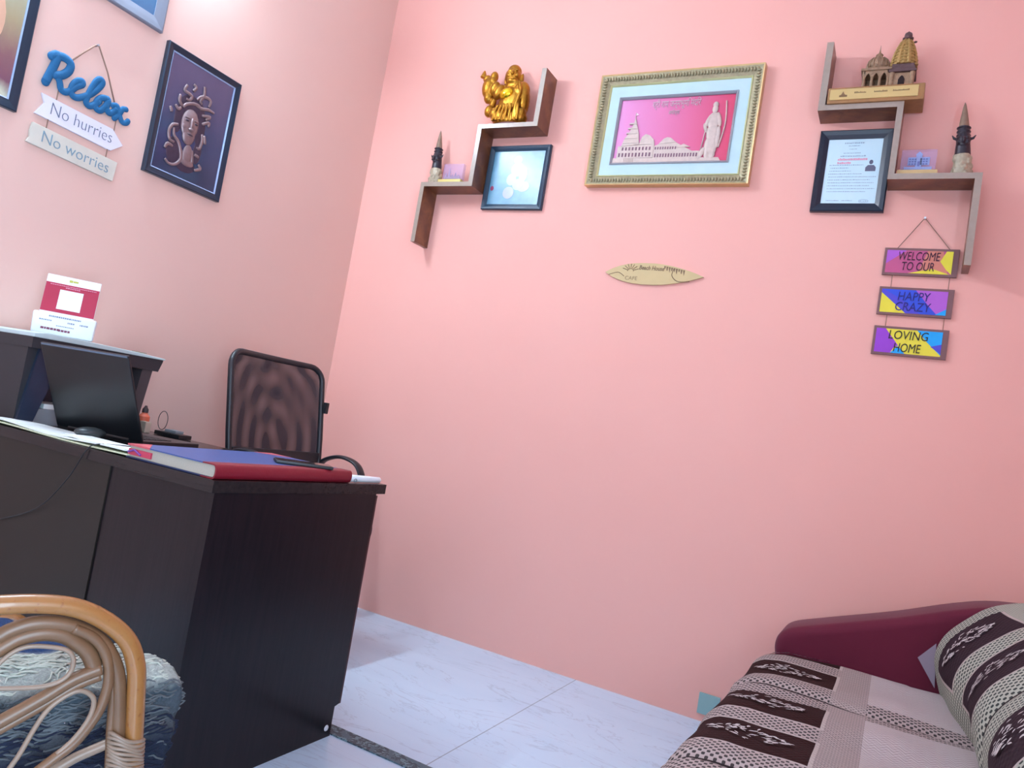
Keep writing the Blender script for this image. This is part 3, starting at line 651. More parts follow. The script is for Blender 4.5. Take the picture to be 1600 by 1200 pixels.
m = MB(); m.tube([(2.458 + 0.017 * math.cos(a), -0.0114, 2.064 + 0.006 * math.sin(a)) for a in [2 * PI * i / 20 for i in range(20)]], 0.0007, 6, closed=True); strokes(m, 2.445, 2.472, 2.0625, 0.003, rnd); m.build('stamp', MC['faint_print_ink'], t)

# ---------------------------------------------------------------- large gilt frame
t = thing('framed_relief', 'large gilt-framed pink panel with silver temple relief and standing figure, between the shelves', 'picture', (1.655, 0, 2.13))
a0, a1, b0, b1 = 1.302, 2.022, 2.127, 2.642
frame_ring(MB(), a0, a1, b0, b1, 0.050, 0.034, PF, 0.45).build('frame', M['gold_frame'], t)
m = MB()
rnd = random.Random(4)                    # carved running ornament of the moulding
def orn(xa, za, xb, zb):
    L = math.hypot(xb - xa, zb - za); n = int(L / 0.013)
    for i in range(n):
        f = (i + 0.5) / n; m.ell((xa + (xb - xa) * f, -0.031, za + (zb - za) * f), (0.0054 if zb == za else 0.010, 0.007, 0.010 if zb == za else 0.0054), seg=8)
    n2 = int(L / 0.009)
o_ = 0.021
orn(a0 + o_, b0 + o_, a1 - o_, b0 + o_); orn(a0 + o_, b1 - o_, a1 - o_, b1 - o_); orn(a0 + o_, b0 + o_, a0 + o_, b1 - o_); orn(a1 - o_, b0 + o_, a1 - o_, b1 - o_)
m.build('carved_moulding', M['gold_frame'], t, smooth=True)
frame_ring(MB(), a0 - 0.001, a1 + 0.001, b0 - 0.001, b1 + 0.001, 0.008, 0.037, PF, 0.1).build('outer_gilt_edge', M['gold_edge'], t)
frame_ring(MB(), a0 + 0.044, a1 - 0.044, b0 + 0.044, b1 - 0.044, 0.008, 0.024, PF, 0.3).build('inner_gilt_edge', mat('pale_gilt', (206, 204, 150), 0.35, 0.4), t)
i0, i1, j0, j1 = 1.398, 1.926, 2.226, 2.540
m = MB()
for (x0, x1, z0, z1) in ((a0 + .05, a1 - .05, b0 + .05, j0), (a0 + .05, a1 - .05, j1, b1 - .05), (a0 + .05, i0, j0, j1), (i1, a1 - .05, j0, j1)): m.box(x0, x1, -0.016, -0.002, z0, z1)
m.build('mat_board', M['mat_board'], t)
frame_ring(MB(), i0, i1, j0, j1, 0.011, 0.021, PF, 0.4).build('silver_fillet', M['silver'], t)
def pink():
    t_ = NT('pink_foil_panel'); sep = t_.n('ShaderNodeSeparateXYZ', ins={0: t_.coord('Generated')})
    t_.base(t_.mix(sep.outputs[0], lin((216, 130, 186)), lin((206, 52, 92)))); t_.b.inputs['Roughness'].default_value = 0.42; t_.b.inputs['Coat Weight'].default_value = 0.3; return t_.m
slab(PF, i0 + .008, i1 - .008, j0 + .008, j1 - .008, 0.002, 0.007).build('pink_panel', pink(), t)
X0 = i0 + 0.011; W_ = i1 - i0 - 0.022; Z0 = j0 + 0.011; Hh = j1 - j0 - 0.022
U = lambda a, c: (X0 + a * W_, Z0 + c * Hh)
def pr(m, pts, d0=0.007, d1=0.011): return m.prism([U(*p) for p in pts], (0, -d0, 0), (1, 0, 0), (0, 0, 1), (0, -1, 0), d1 - d0)
m = MB()
pr(m, [(0, 0), (0.95, 0), (0.93, 0.05), (0, 0.07)], d1=0.013)
pr(m, [(0.03, 0.07), (0.36, 0.07), (0.36, 0.28), (0.03, 0.26)], d1=0.012)
pr(m, [(0.36, 0.05), (0.76, 0.05), (0.76, 0.16), (0.36, 0.17)], d1=0.010)
pr(m, [(0.36, 0.17), (0.70, 0.16), (0.62, 0.23), (0.55, 0.30), (0.47, 0.31), (0.40, 0.28), (0.36, 0.25)], d1=0.010)
pr(m, [(0.40, 0.28), (0.44, 0.36), (0.47, 0.38), (0.50, 0.37), (0.55, 0.30)], d1=0.012)
pr(m, [(0.56, 0.22), (0.62, 0.27), (0.68, 0.22)], d1=0.012)
pr(m, [(0.06, 0.26), (0.22, 0.28), (0.205, 0.45), (0.175, 0.60), (0.155, 0.71), (0.145, 0.60), (0.11, 0.45), (0.075, 0.35)], d1=0.014)
for i in range(5): pr(m, [(0.075 + i * .008, 0.30 + i * .075), (0.21 - i * .008, 0.30 + i * .075), (0.205 - i * .008, 0.32 + i * .075), (0.08 + i * .008, 0.32 + i * .075)], d1=0.016)
pr(m, [(0.22, 0.28), (0.36, 0.28), (0.35, 0.35), (0.31, 0.42), (0.27, 0.44), (0.24, 0.40)], d1=0.012)
pr(m, [(0.148, 0.70), (0.152, 0.70), (0.152, 0.79), (0.148, 0.79)]); 
for i in range(8): pr(m, [(0.10 + i * .012, 0.0), (0.105 + i * .012, 0.0), (0.105 + i * .012, 0.07), (0.10 + i * .012, 0.07)], d1=0.015)
m.build('temple_relief', M['relief'], t)
m = MB()
for i in range(10): pr(m, [(0.045 + i * .031, 0.09), (0.06 + i * .031, 0.09), (0.06 + i * .031, 0.15), (0.045 + i * .031, 0.15)], 0.012, 0.0126)
for i in range(9): pr(m, [(0.07 + i * .031, 0.19), (0.085 + i * .031, 0.19), (0.085 + i * .031, 0.24), (0.07 + i * .031, 0.24)], 0.012, 0.0126)
for i in range(16): pr(m, [(0.375 + i * .024, 0.075), (0.388 + i * .024, 0.075), (0.388 + i * .024, 0.13), (0.375 + i * .024, 0.13)], 0.010, 0.0106)
for i in range(9): pr(m, [(0.37 + i * .022, 0.195), (0.382 + i * .022, 0.195), (0.382 + i * .022, 0.235), (0.37 + i * .022, 0.235)], 0.010, 0.0106)
m.build('relief_openings', M['relief_dark'], t)
m = MB()
def fe(a, c, ra, rc, d=0.011, rd=0.005, rot=0): x, z = U(a, c); m.ell((x, -d, z), (ra, rd, rc), Matrix.Rotation(R(rot), 3, 'Y'), 12)
fe(0.845, 0.78, 0.013, 0.019); fe(0.845, 0.845, 0.012, 0.014); fe(0.845, 0.60, 0.026, 0.040); fe(0.85, 0.42, 0.026, 0.045); fe(0.85, 0.22, 0.028, 0.055); fe(0.80, 0.60, 0.010, 0.035, rot=20); fe(0.785, 0.50, 0.008, 0.022, rot=-20); fe(0.89, 0.62, 0.010, 0.034, rot=-15); fe(0.83, 0.10, 0.014, 0.02); fe(0.87, 0.10, 0.014, 0.02); fe(0.90, 0.36, 0.010, 0.05)
fe(0.78, 0.12, 0.012, 0.03, rot=25)
x, z = U(0.93, 0.9); x2, z2 = U(0.915, 0.2); x3, z3 = U(0.945, 0.55)
m.tube(smooth_path([(x, -0.010, z), (x3, -0.010, z3), (x2, -0.010, z2)], 6), 0.003, 8)
x, z = U(0.77, 0.15); x2, z2 = U(0.80, 0.66); m.tube([(x, -0.011, z), (x2, -0.011, z2)], 0.0025, 8)
m.build('figure_relief', M['relief'], t, smooth=True)
tx = text_mesh('श्री राम जन्मभूमि मंदिर', 0.042, 0.002, 'lettering', mat('silver_letters', (196, 168, 176), 0.4, 0.2), (X0 + 0.50 * W_, -0.0085, Z0 + 0.90 * Hh), (1, 0, 0), (0, 0, 1), t, fit=0.215)
tx = text_mesh('अयोध्या', 0.026, 0.002, 'lettering', MC['silver_letters'], (X0 + 0.49 * W_, -0.0085, Z0 + 0.765 * Hh), (1, 0, 0), (0, 0, 1), t, fit=0.05)
m = MB(); m.prism([U(0.153, 0.79), U(0.153, 0.74), U(0.18, 0.755)], (0, -0.008, 0), (1, 0, 0), (0, 0, 1), (0, -1, 0), 0.002); m.build('pennant', mat('pale_pennant', (240, 200, 220), 0.4), t)

# ---------------------------------------------------------------- surfboard plaque
t = thing('surfboard_plaque', 'small bamboo-coloured surfboard-shaped plaque with burnt lettering, alone on the far wall', 'sign', (1.68, 0, 1.735))
n = 40; xa, xb, zc = 1.460, 1.895, 1.738
top = []; bot = []
for i in range(n + 1):
    f = i / n; x = xa + (xb - xa) * f
    env = math.sin(PI * min(1, f * 1.06) ** 0.62) if f < 0.5 else math.sin(PI * (f ** 0.95)) 
    e = 0.048 * (max(0, 1 - abs((f - 0.47) / (0.47 if f < 0.47 else 0.53)) ** (2.8 if f < 0.47 else 1.9)))
    top.append((x, zc + e)); bot.append((x, zc - e * 0.95))
MB().prism(top[1:-1] + [top[-1]] + bot[1:-1][::-1] + [bot[0]], (0, -0.002, 0), (1, 0, 0), (0, 0, 1), (0, -1, 0), 0.008).build('board', M['surf'], t)
text_mesh('Beach House', 0.026, 0.0008, 'lettering', M['burn'], (1.668, -0.0104, 1.764), (1, 0, -0.02), (0, 0, 1), t, fit=0.112, offset=0.0006, shear=0.2)
m = MB()
for i in range(7):
    a = PI * (i + 0.5) / 7 * 0.9 + 0.15; m.tube([(1.575 + 0.016 * math.cos(a), -0.0103, 1.748 + 0.014 * math.sin(a)), (1.575 + 0.038 * math.cos(a), -0.0103, 1.748 + 0.032 * math.sin(a))], 0.0016, 5)
m.tube([(1.575 + 0.014 * math.cos(PI * i / 10), -0.0103, 1.747 + 0.012 * math.sin(PI * i / 10)) for i in range(11)], 0.0016, 5)
m.tube(smooth_path([(1.478, -0.0103, 1.728), (1.52, -0.0103, 1.740), (1.55, -0.0103, 1.724)], 6), 0.0014, 5)
m.build('sun_engraving', M['burn'], t)
m = MB()
for i in range(9): x = 1.722 + i * 0.0105; m.prism([(x, 1.777 - i * .0018), (x + .0085, 1.776 - i * .0018), (x + .006, 1.764 - i * .0018 - (i % 3) * .006), (x + .002, 1.766 - i * .0018 - (i % 2) * .006)], (0, -0.010, 0), (1, 0, 0), (0, 0, 1), (0, -1, 0), 0.0008)
m.tube(smooth_path([(1.765, -0.0103, 1.765), (1.762, -0.0103, 1.735), (1.79, -0.0103, 1.713), (1.84, -0.0103, 1.715)], 6), 0.0016, 5)
m.build('palm_engraving', M['burn'], t)
rnd = random.Random(8)
text_mesh('CAFE', 0.024, 0.0008, 'lettering', M['burn'], (1.583, -0.0104, 1.716), (1, 0, 0), (0, 0, 1), t, fit=0.055, offset=-0.0003)

# ---------------------------------------------------------------- three-board hanging sign
t = thing('hanging_sign', 'three colourful boards on cord reading Welcome to our happy crazy loving home', 'sign', (2.68, 0, 1.48))
def board(z0, z1, polys, lines, ink, xl=2.556, xr=2.798):
    MB().box(xl, xr, -0.012, -0.003, z0, z1, bev=0.001).build('board', M['sign_frame'], t)
    pa, pb, pc, pd = xl + 0.009, xr - 0.019, z0 + 0.009, z1 - 0.009
    for k, (c, pts) in enumerate(polys):
        MB().prism([(pa + (pb - pa) * u, pc + (pd - pc) * v) for u, v in pts], (0, -0.012, 0), (1, 0, 0), (0, 0, 1), (0, -1, 0), 0.0006 + 0.00015 * k).build('colour_panel', M[c], t)
    for (txt, v, fit) in lines:
        text_mesh(txt, 0.046, 0.0008, 'lettering', ink, ((pa + pb) / 2 - 0.002, -0.0142, pc + (pd - pc) * v), (1, 0, 0), (0, 0, 1), t, fit=fit, shear=0.12, offset=0.0)
sq_ = [(0, 0), (1, 0), (1, 1), (0, 1)]
board(1.782, 1.885, [('p_mauve', sq_), ('p_orchid', [(0, 1), (0.3, 1), (0, 0.4)]), ('p_peach', [(0.5, 0), (0.95, 0), (0.85, 1), (0.62, 1)]), ('p_yellow', [(0.36, 0), (0.98, 0), (0.72, 0.22)]), ('p_yellow', [(1, 0), (1, 1), (0.9, 1), (0.82, 0.55), (0.92, 0.2)])], [('WELCOME', 0.73, 0.135), ('TO OUR', 0.28, 0.105)], M['ink_dark'])
board(1.632, 1.737, [('p_indigo', sq_), ('p_blue', [(0.02, 1), (0.55, 1), (0.9, 0), (0.62, 0), (0.3, 0.62)]), ('p_yellow', [(0, 0), (0.4, 0), (0, 0.85)]), ('p_orchid', [(0.52, 1), (1, 1), (1, 0.24), (0.86, 0.03), (0.72, 0.4)]), ('p_cyan', [(0.84, 0), (1, 0), (1, 0.27)])], [('HAPPY', 0.70, 0.105), ('CRAZY', 0.26, 0.115)], M['ink_blue'])
board(1.482, 1.589, [('p_yellow', sq_), ('p_violet', [(0, 0), (0.25, 0), (0.31, 0.3), (0.12, 1), (0, 1)]), ('p_violet', [(0.05, 1), (0.14, 1), (0.36, 0.32), (0.2, 0.1)]), ('p_cyan', [(0.25, 0), (0.47, 0), (0.36, 0.3)]), ('p_cyan', [(0.62, 1), (1, 1), (1, 0.05), (0.78, 0.55)]), ('p_indigo', [(0.84, 0.38), (1, 0.5), (1, 0.1)])], [('LOVING', 0.74, 0.128), ('HOME', 0.22, 0.088)], M['ink_black'])
m = MB()
for a, c, d, e in ((2.597, 1.885, 2.673, 2.001), (2.766, 1.885, 2.674, 2.001), (2.592, 1.737, 2.592, 1.782), (2.777, 1.737, 2.777, 1.782), (2.592, 1.589, 2.592, 1.632), (2.777, 1.589, 2.777, 1.632)): MB().tube([(a, -0.008, c), (d, -0.008, e)], 0.0014, 6).build('cord', M['rope'], t)
MB().tube([(2.6735, 0, 2.001), (2.6735, -0.014, 2.001)], 0.004, 10).build('nail', M['white'], t)

# ---------------------------------------------------------------- socket plate near the floor
t = thing('wall_socket', 'small teal-grey socket plate low on the far wall beside the sofa', 'socket', (2.165, 0, 0.05))
MB().box(2.126, 2.206, -0.010, 0, 0.03, 0.108, bev=0.002).build('plate', M['teal'], t)

# ---------------------------------------------------------------- desk
t = thing('desk', 'dark espresso office desk with overhanging top against the left wall', 'desk', (0.66, -1.47, 0))
MB().box(0.002, 1.322, -1.80, -1.14, 0.721, 0.75, bev=0.001).build('desktop', M['desk_top'], t)
m = MB(); m.prism([(-1.787, 0), (-1.193, 0), (-1.193, 0.085), (-1.175, 0.09), (-1.175, 0.721), (-1.787, 0.721)], (1.296, 0, 0), (0, 1, 0), (0, 0, 1), (1, 0, 0), 0.020)
m.build('side_panel', M['desk'], t)
MB().box(1.290, 1.3165, -1.1752, -1.168, 0.09, 0.715).build('side_edge_strip', mat('reddish_edge_band', (60, 26, 30), 0.3), t)
MB().box(0.02, 0.935, -1.790, -1.755, 0.02, 0.721).build('modesty_panel', mat('espresso_laminate_lit', (36, 32, 28), 0.4, spec=0.28), t)  # espresso laminate again, the olive cast of the light put into its colour
MB().box(0.9352, 1.296, -1.786, -1.764, 0.02, 0.721).build('recessed_panel', M['desk'], t)
MB().box(0.02, 0.04, -1.77, -1.18, 0, 0.721).build('side_panel', M['desk'], t)
MB().box(0.92, 0.94, -1.744, -1.18, 0.02, 0.721).build('partition_panel', M['desk'], t)
for i in range(3):
    d = MB().box(0.945, 1.288, -1.198, -1.180, 0.10 + i * 0.205, 0.295 + i * 0.205, bev=0.002).build('drawer', M['desk'], t)
    MB().tube([(1.06, -1.17, 0.27 + i * 0.205), (1.17, -1.17, 0.27 + i * 0.205)], 0.004, 8).build('handle', M['silver'], d, smooth=40)
MB().lathe([(0.009, 0), (0.008, 0.002), (0.003, 0.003)], (1.316, -1.215, 0.028), 14, 'x').build('screw_cap', M['white'], t)

# ---------------------------------------------------------------- printer
t = thing('printer', 'dark printer with a pale grey lid on the left end of the desk', 'printer', (0.2, -1.50, 0.75))
px0, px1, py0, py1 = 0.03, 0.355, -1.715, -1.275
m = MB()
m.prism([(py0, 0.75), (py0 + 0.045, 0.75), (py0 + 0.095, 0.985), (py0, 0.985)], (px0, 0, 0), (0, 1, 0), (0, 0, 1), (1, 0, 0), px1 - px0 - 0.02)
m.build('left_body', M['printer'], t)
m = MB(); m.prism([(py0 + 0.002, 0.755), (py0 + 0.05, 0.755), (py0 + 0.11, 0.985), (py0 + 0.03, 0.985)], (px1 - 0.022, 0, 0), (0, 1, 0), (0, 0, 1), (1, 0, 0), 0.014); m.build('blue_cheek', M['dark_navy'], t)
m = MB(); m.prism([(py1 - 0.075, 0.75), (py1 - 0.04, 0.75), (py1 - 0.015, 0.975), (py1 - 0.055, 0.975)], (px0, 0, 0), (0, 1, 0), (0, 0, 1), (1, 0, 0), px1 - px0 - 0.01); m.build('right_body', M['printer_side'], t)
MB().box(px0, px0 + 0.14, py0 + 0.04, py1 - 0.05, 0.75, 0.98).build('core', M['dark_navy'], t)
MB().box(px0 + 0.13, px1 - 0.03, py0 + 0.05, py1 - 0.07, 0.75, 0.80, bev=0.003).build('paper_tray', M['grey'], t)
MB().box(px0 + 0.14, px1 - 0.05, py0 + 0.10, py1 - 0.09, 0.80, 0.815).build('paper_stack', M['paper'], t)
m = MB(); m.prism([(py0 - 0.002, 0.985), (py1, 0.975), (py1 + 0.012, 1.012), (py1 + 0.012, 1.018), (py0 - 0.002, 1.018)], (px0, 0, 0), (0, 1, 0), (0, 0, 1), (1, 0, 0), px1 - px0); m.build('scanner_unit', M['printer'], t)
m = MB(); m.prism([(py0 - 0.004, 1.018), (py1 + 0.016, 1.018), (py1 + 0.016, 1.024), (-1.38, 1.030), (-1.55, 1.034), (-1.68, 1.036), (py0 - 0.004, 1.030)], (px0 - 0.01, 0, 0), (0, 1, 0), (0, 0, 1), (1, 0, 0), px1 - px0 + 0.016); m.build('scanner_lid', M['printer_lid'], t, bevel=0.002)
MB().box(0.30, 0.34, -1.352, -1.322, 1.030, 1.033).build('lid_label', mat('dull_gold_sticker', (150, 140, 120), 0.5), t)

# ---------------------------------------------------------------- payment code stand (the code itself is left out)
t = thing('payment_stand', 'white and crimson payment card stand on top of the printer', 'stand', (0.25, -1.57, 1.036), R(52))
def lp(mb): return mb.xf(t.matrix_world)
m = MB(); m.prism([(-0.088, 0), (0.088, 0), (0.091, 0.070), (-0.091, 0.070)], (0, -0.022, 0), (1, 0, 0), (0, 0, 1), (0, 1, 0), 0.034); lp(m).build('speaker_base', M['white'], t, bevel=0.006, smooth=40)
tilt = Matrix.Translation((0, 0.002, 0.045)) @ Matrix.Rotation(R(-10), 4, 'X')
lp(MB().box(-0.078, 0.078, -0.003, 0.003, 0.0, 0.155, bev=0.001).xf(tilt)).build('card', M['white'], t)
lp(MB().box(-0.0775, 0.0775, -0.0042, -0.003, 0.03, 0.128).xf(tilt)).build('crimson_field', M['pinkred'], t)
lp(MB().box(-0.034, 0.034, -0.0054, -0.0042, 0.042, 0.108).xf(tilt)).build('white_field', M['white'], t)
rnd = random.Random(6); m = MB()
def ls(m, x0, x1, z, h_, y=-0.0045, step=0.006):
    x = x0
    while x < x1: wd = rnd.uniform(0.4, 0.9) * step; m.box(x, x + wd, y - 0.0006, y, z, z + h_); x += wd + 0.0014
ls(m, -0.065, 0.07, 0.121, 0.002, y=-0.0042); ls(m, -0.02, 0.02, 0.115, 0.003, y=-0.0042)
lp(m.xf(tilt)).build('small_print', mat('pink_small_print', (214, 150, 170), 0.6), t)
m = MB(); m.box(-0.014, -0.004, -0.0038, -0.003, 0.138, 0.146); m.box(-0.003, 0.012, -0.0036, -0.003, 0.139, 0.145); lp(m.xf(tilt)).build('logo_mark', mat('yellow_green_mark', (178, 178, 70), 0.6), t)
m = MB()
ls(m, -0.045, 0.045, 0.057, 0.005, y=-0.0222); ls(m, -0.07, -0.035, 0.043, 0.004, y=-0.0222); ls(m, 0.01, 0.028, 0.043, 0.005, y=-0.0222); ls(m, 0.045, 0.07, 0.043, 0.005, y=-0.0222)
ls(m, -0.02, 0.03, 0.030, 0.003, y=-0.0222); lp(m).build('printed_lines', mat('grey_small_print', (128, 136, 160), 0.6), t)
m = MB(); ls(m, -0.062, -0.015, 0.015, 0.007, y=-0.0222, step=0.01); ls(m, -0.012, 0.02, 0.014, 0.007, y=-0.0222, step=0.01); lp(m).build('logo_row', mat('maroon_small_print', (120, 60, 84), 0.6), t)

# ---------------------------------------------------------------- papers under the laptop
t = thing('paper_stack', 'loose stack of white sheets under the laptop along the desk front edge', 'papers', (0.65, -1.74, 0.75))
def sheet(x0, x1, y0, y1, z, ph, amp):
    m = MB(); m.grid(lambda u, v: (x0 + (x1 - x0) * u, y0 + (y1 - y0) * v, z + amp * (0.5 + 0.5 * math.sin(ph + 7 * u)) * (1 - v)), 24, 4)
    return m
sheet(0.30, 0.99, -1.792, -1.66, 0.7525, 0.3, 0.004).build('sheet', mat('greenish_sheet', (196, 200, 168), 0.8), t, solid=0.003)
sheet(0.33, 0.97, -1.785, -1.66, 0.7575, 1.2, 0.008).build('sheet', M['paper'], t, solid=0.004)
sheet(0.70, 0.99, -1.780, -1.70, 0.764, 2.2, 0.003).build('sheet', M['paper'], t, solid=0.004)

# ---------------------------------------------------------------- laptop
t = thing('laptop', 'open black laptop seen from behind on the desk', 'laptop', (0.574, -1.595, 0.751), 0.161)
W, Dp = 0.338, 0.235
lp(MB().box(-W / 2, W / 2, 0.0, Dp, 0.0, 0.016, bev=0.003)).build('base', M['laptop'], t)
kb = MB()
for i in range(12):
    for j in range(5): kb.box(-0.14 + i * 0.0235, -0.14 + i * 0.0235 + 0.019, 0.04 + j * 0.022, 0.04 + j * 0.022 + 0.018, 0.0158, 0.018)
lp(kb).build('keyboard', M['black'], t)
tl = Matrix.Translation((0, 0.002, 0.012)) @ Matrix.Rotation(0.436, 4, 'X')
scr = lp(MB().box(-W / 2, W / 2, -0.004, 0.003, 0.0, 0.268, bev=0.003).xf(tl)).build('screen_lid', M['laptop'], t)
lp(MB().box(-W / 2 + 0.008, W / 2 - 0.008, 0.003, 0.0036, 0.012, 0.26).xf(tl)).build('display', M['screen'], scr)
lp(MB().box(-W / 2 + 0.004, W / 2 - 0.004, -0.0046, -0.003, 0.262, 0.267).xf(tl)).build('lid_edge_glint', mat('painted_lid_reflection', (92, 106, 124), 0.3), scr)  # blue reflection along the lid top, put in as a paler strip
lp(MB().tube([(-0.12, 0.002, 0.012), (0.12, 0.002, 0.012)], 0.008, 12)).build('hinge', M['black'], t)

# ---------------------------------------------------------------- ledger, phone, white gadget, cables
t = thing('ledger_book', 'large hardbound ledger with blue cover and red spine on the desk corner', 'book', (1.15, -1.55, 0.75))
bx0, bx1, by0, by1 = 0.985, 1.312, -1.790, -1.300; bz0, bz1 = 0.751, 0.785
MB().box(bx0 + 0.003, bx1 - 0.012, by0 + 0.006, by1 - 0.006, bz0 + 0.003, bz1 - 0.003).build('pages', M['page'], t)
MB().box(bx0, bx1 - 0.03, by0, by1, bz0, bz0 + 0.003).build('back_cover', mat('navy_back_cover', (22, 44, 84), 0.45), t)
MB().box(bx0, bx1 - 0.045, by0, by1, bz1 - 0.003, bz1).build('front_cover', M['blue'], t)
m = MB(); n = 10; out = [(bx1 - 0.05, bz1 + 0.0006)] + [(bx1 - 0.010 + 0.010 * math.sin(PI * i / n), (bz0 + bz1) / 2 + (bz1 - bz0 + .0012) / 2 * math.cos(PI * i / n)) for i in range(n + 1)] + [(bx1 - 0.05, bz0 - 0.0004)]
inn = [(x - 0.003 if 0 < i < len(out) - 1 else x, z * 0.9 + 0.1 * (bz0 + bz1) / 2) for i, (x, z) in enumerate(out)]
inn = [(bx1 - 0.05, bz0 + 0.0026)] + [(bx1 - 0.012 + 0.008 * math.sin(PI * i / n), (bz0 + bz1) / 2 - (bz1 - bz0 - .005) / 2 * math.cos(PI * i / n)) for i in range(n + 1)] + [(bx1 - 0.05, bz1 - 0.0026)]
m.prism(out + inn, (0, by0 - 0.0005, 0), (1, 0, 0), (0, 0, 1), (0, 1, 0), by1 - by0 + 0.001); m.build('spine', M['red'], t, smooth=30)
m = MB()
for y, s_ in ((by0, 1), (by1, -1)): m.prism([(bx0 - 0.0005, y - s_ * 0.0005), (bx0 + 0.085, y - s_ * 0.0005), (bx0 - 0.0005, y + s_ * 0.07)], (0, 0, bz1 - 0.0035), (1, 0, 0), (0, 1, 0), (0, 0, 1), 0.0042)
m.build('corner_patch', mat('coral_corner_cloth', (196, 84, 92), 0.5), t)
MB().box(bx0 + 0.005, bx0 + 0.09, by0 + 0.001, by0 + 0.03, bz0 + 0.008, bz0 + 0.023).build('tucked_red_slips', mat('red_slips', (190, 60, 84), 0.6), t)
MB().tube([(bx0 + 0.006, by0 - 0.001, bz0 + 0.014), (bx0 + 0.03, by0 - 0.002, bz0 + 0.022), (bx0 + 0.055, by0 - 0.001, bz0 + 0.012)], 0.0025, 6).build('ribbon_marker', mat('purple_ribbon', (120, 70, 150), 0.6), t)

t = thing('smartphone', 'black smartphone lying on the ledger', 'phone', (1.24, -1.43, 0.786), R(-38))
lp(MB().box(-0.036, 0.036, -0.078, 0.078, 0, 0.0085, bev=0.0035)).build('body', M['black'], t, smooth=40)
lp(MB().box(-0.033, 0.033, -0.075, 0.075, 0.0085, 0.009)).build('screen', M['screen'], t)

t = thing('white_pen_charger', 'white rounded stick-shaped gadget on the desk corner beyond the ledger', 'gadget', (1.30, -1.21, 0.75))
MB().tube([(1.298, -1.292, 0.761), (1.298, -1.285, 0.763), (1.299, -1.20, 0.761), (1.300, -1.155, 0.760), (1.300, -1.148, 0.760)], [0.006, 0.0105, 0.0095, 0.009, 0.005], 16).build('body', M['white'], t, smooth=True)
MB().tube([(1.309, -1.277 + 0.006 * math.cos(a), 0.7575 + 0.0055 * math.sin(a)) for a in [2 * PI * i / 14 for i in range(14)]], 0.0013, 6, closed=True).build('ring', M['grey'], t, smooth=True)

tag(MB().tube(smooth_path([(0.78, -1.60, 0.757), (0.90, -1.66, 0.765), (0.90, -1.75, 0.768), (0.86, -1.79, 0.762), (0.845, -1.806, 0.74), (0.80, -1.81, 0.66), (0.68, -1.80, 0.56), (0.50, -1.80, 0.49)], 6), 0.0016, 8).build('charging_cable', M['black'], smooth=True), 'thin black cable running over the papers and down the desk front', 'cable')
t = thing('power_adapter', 'flat black adapter with a wire loop at the desk far edge', 'adapter', (0.33, -1.18, 0.75), R(10))
MB().box(0.305, 0.44, -1.205, -1.150, 0.751, 0.766, bev=0.003).build('body', M['black'], t)
MB().box(0.34, 0.40, -1.190, -1.155, 0.766, 0.776, bev=0.003).build('plug', M['grey'], t)
MB().tube(smooth_path([(0.295 + 0.026 * math.cos(a) + 0.0, -1.17, 0.802 + 0.034 * math.sin(a)) for a in [PI * 2 * i / 10 for i in range(10)]], 4, True), 0.0013, 6, closed=True).build('wire_loop', M['black'], t, smooth=True)
tag(MB().box(0.252, 0.288, -1.232, -1.208, 0.750, 0.790, bev=0.004).build('cream_tape_box', mat('cream_box', (196, 176, 158), 0.6)), 'small cream box behind the laptop at its right edge', 'box')
t = thing('glue_bottle', 'small orange bottle peeking out behind the laptop right edge', 'bottle', (0.232, -1.20, 0.75))
MB().lathe([(0.016, 0), (0.020, 0.004), (0.020, 0.055), (0.010, 0.066), (0.010, 0.070)], (0.228, -1.20, 0.75), 20).build('body', M['orange'], t, smooth=40)
MB().lathe([(0.011, 0), (0.011, 0.012), (0.006, 0.020), (0.004, 0.026)], (0.228, -1.20, 0.819), 16).build('cap', mat('dark_cap', (60, 44, 48), 0.5), t, smooth=40)
t = thing('computer_mouse', 'dark computer mouse on the papers at the foot of the laptop lid', 'mouse', (0.70, -1.66, 0.765))
m = MB().ell((0.66, -1.68, 0.772), (0.030, 0.045, 0.016)); m.build('shell', mat('grey_black_shell', (52, 58, 60), 0.4), t, smooth=True)

# ---------------------------------------------------------------- mesh office chair
def mesh_fabric():
    t = NT('chair_mesh'); co = t.coord('UV'); sep = t.n('ShaderNodeSeparateXYZ', ins={0: co})
    # two layers of net: slow beats between their thread spacings
    def beat(cx, cy, k, sx_, sy_):
        dx = t.math('MULTIPLY', t.math('SUBTRACT', sep.outputs[0], cx), sx_); dy = t.math('MULTIPLY', t.math('SUBTRACT', sep.outputs[1], cy), sy_)
        r2 = t.math('SQRT', t.math('ADD', t.math('MULTIPLY', dx, dx), t.math('MULTIPLY', dy, dy)))
        return t.math('SINE', t.math('MULTIPLY', r2, k))
    b1 = beat(0.45, 0.30, 42, 1.0, 0.75); b2 = beat(0.62, 0.42, 36, 1.15, 0.6)
    b3 = t.math('SINE', t.math('ADD', t.math('MULTIPLY', sep.outputs[0], 48), t.math('MULTIPLY', b1, 0.8)))
    b = t.math('ADD', t.math('MULTIPLY', b1, 0.5), t.math('ADD', t.math('MULTIPLY', b2, 0.45), t.math('MULTIPLY', b3, 0.12)))
    dens = t.n('ShaderNodeMapRange', ins={0: b, 1: -1.0, 2: 1.0, 3: 0.70, 4: 0.98}).outputs[0]
    tr = t.n('ShaderNodeBsdfTransparent'); mx = t.n('ShaderNodeMixShader', ins={0: dens})
    t.b.inputs['Base Color'].default_value = lin((30, 26, 38)); t.b.inputs['Roughness'].default_value = 0.8
    t.link(tr.outputs[0], mx.inputs[1]); t.link(t.b.outputs[0], mx.inputs[2]); t.link(mx.outputs[0], t.out.inputs[0]); return t.m
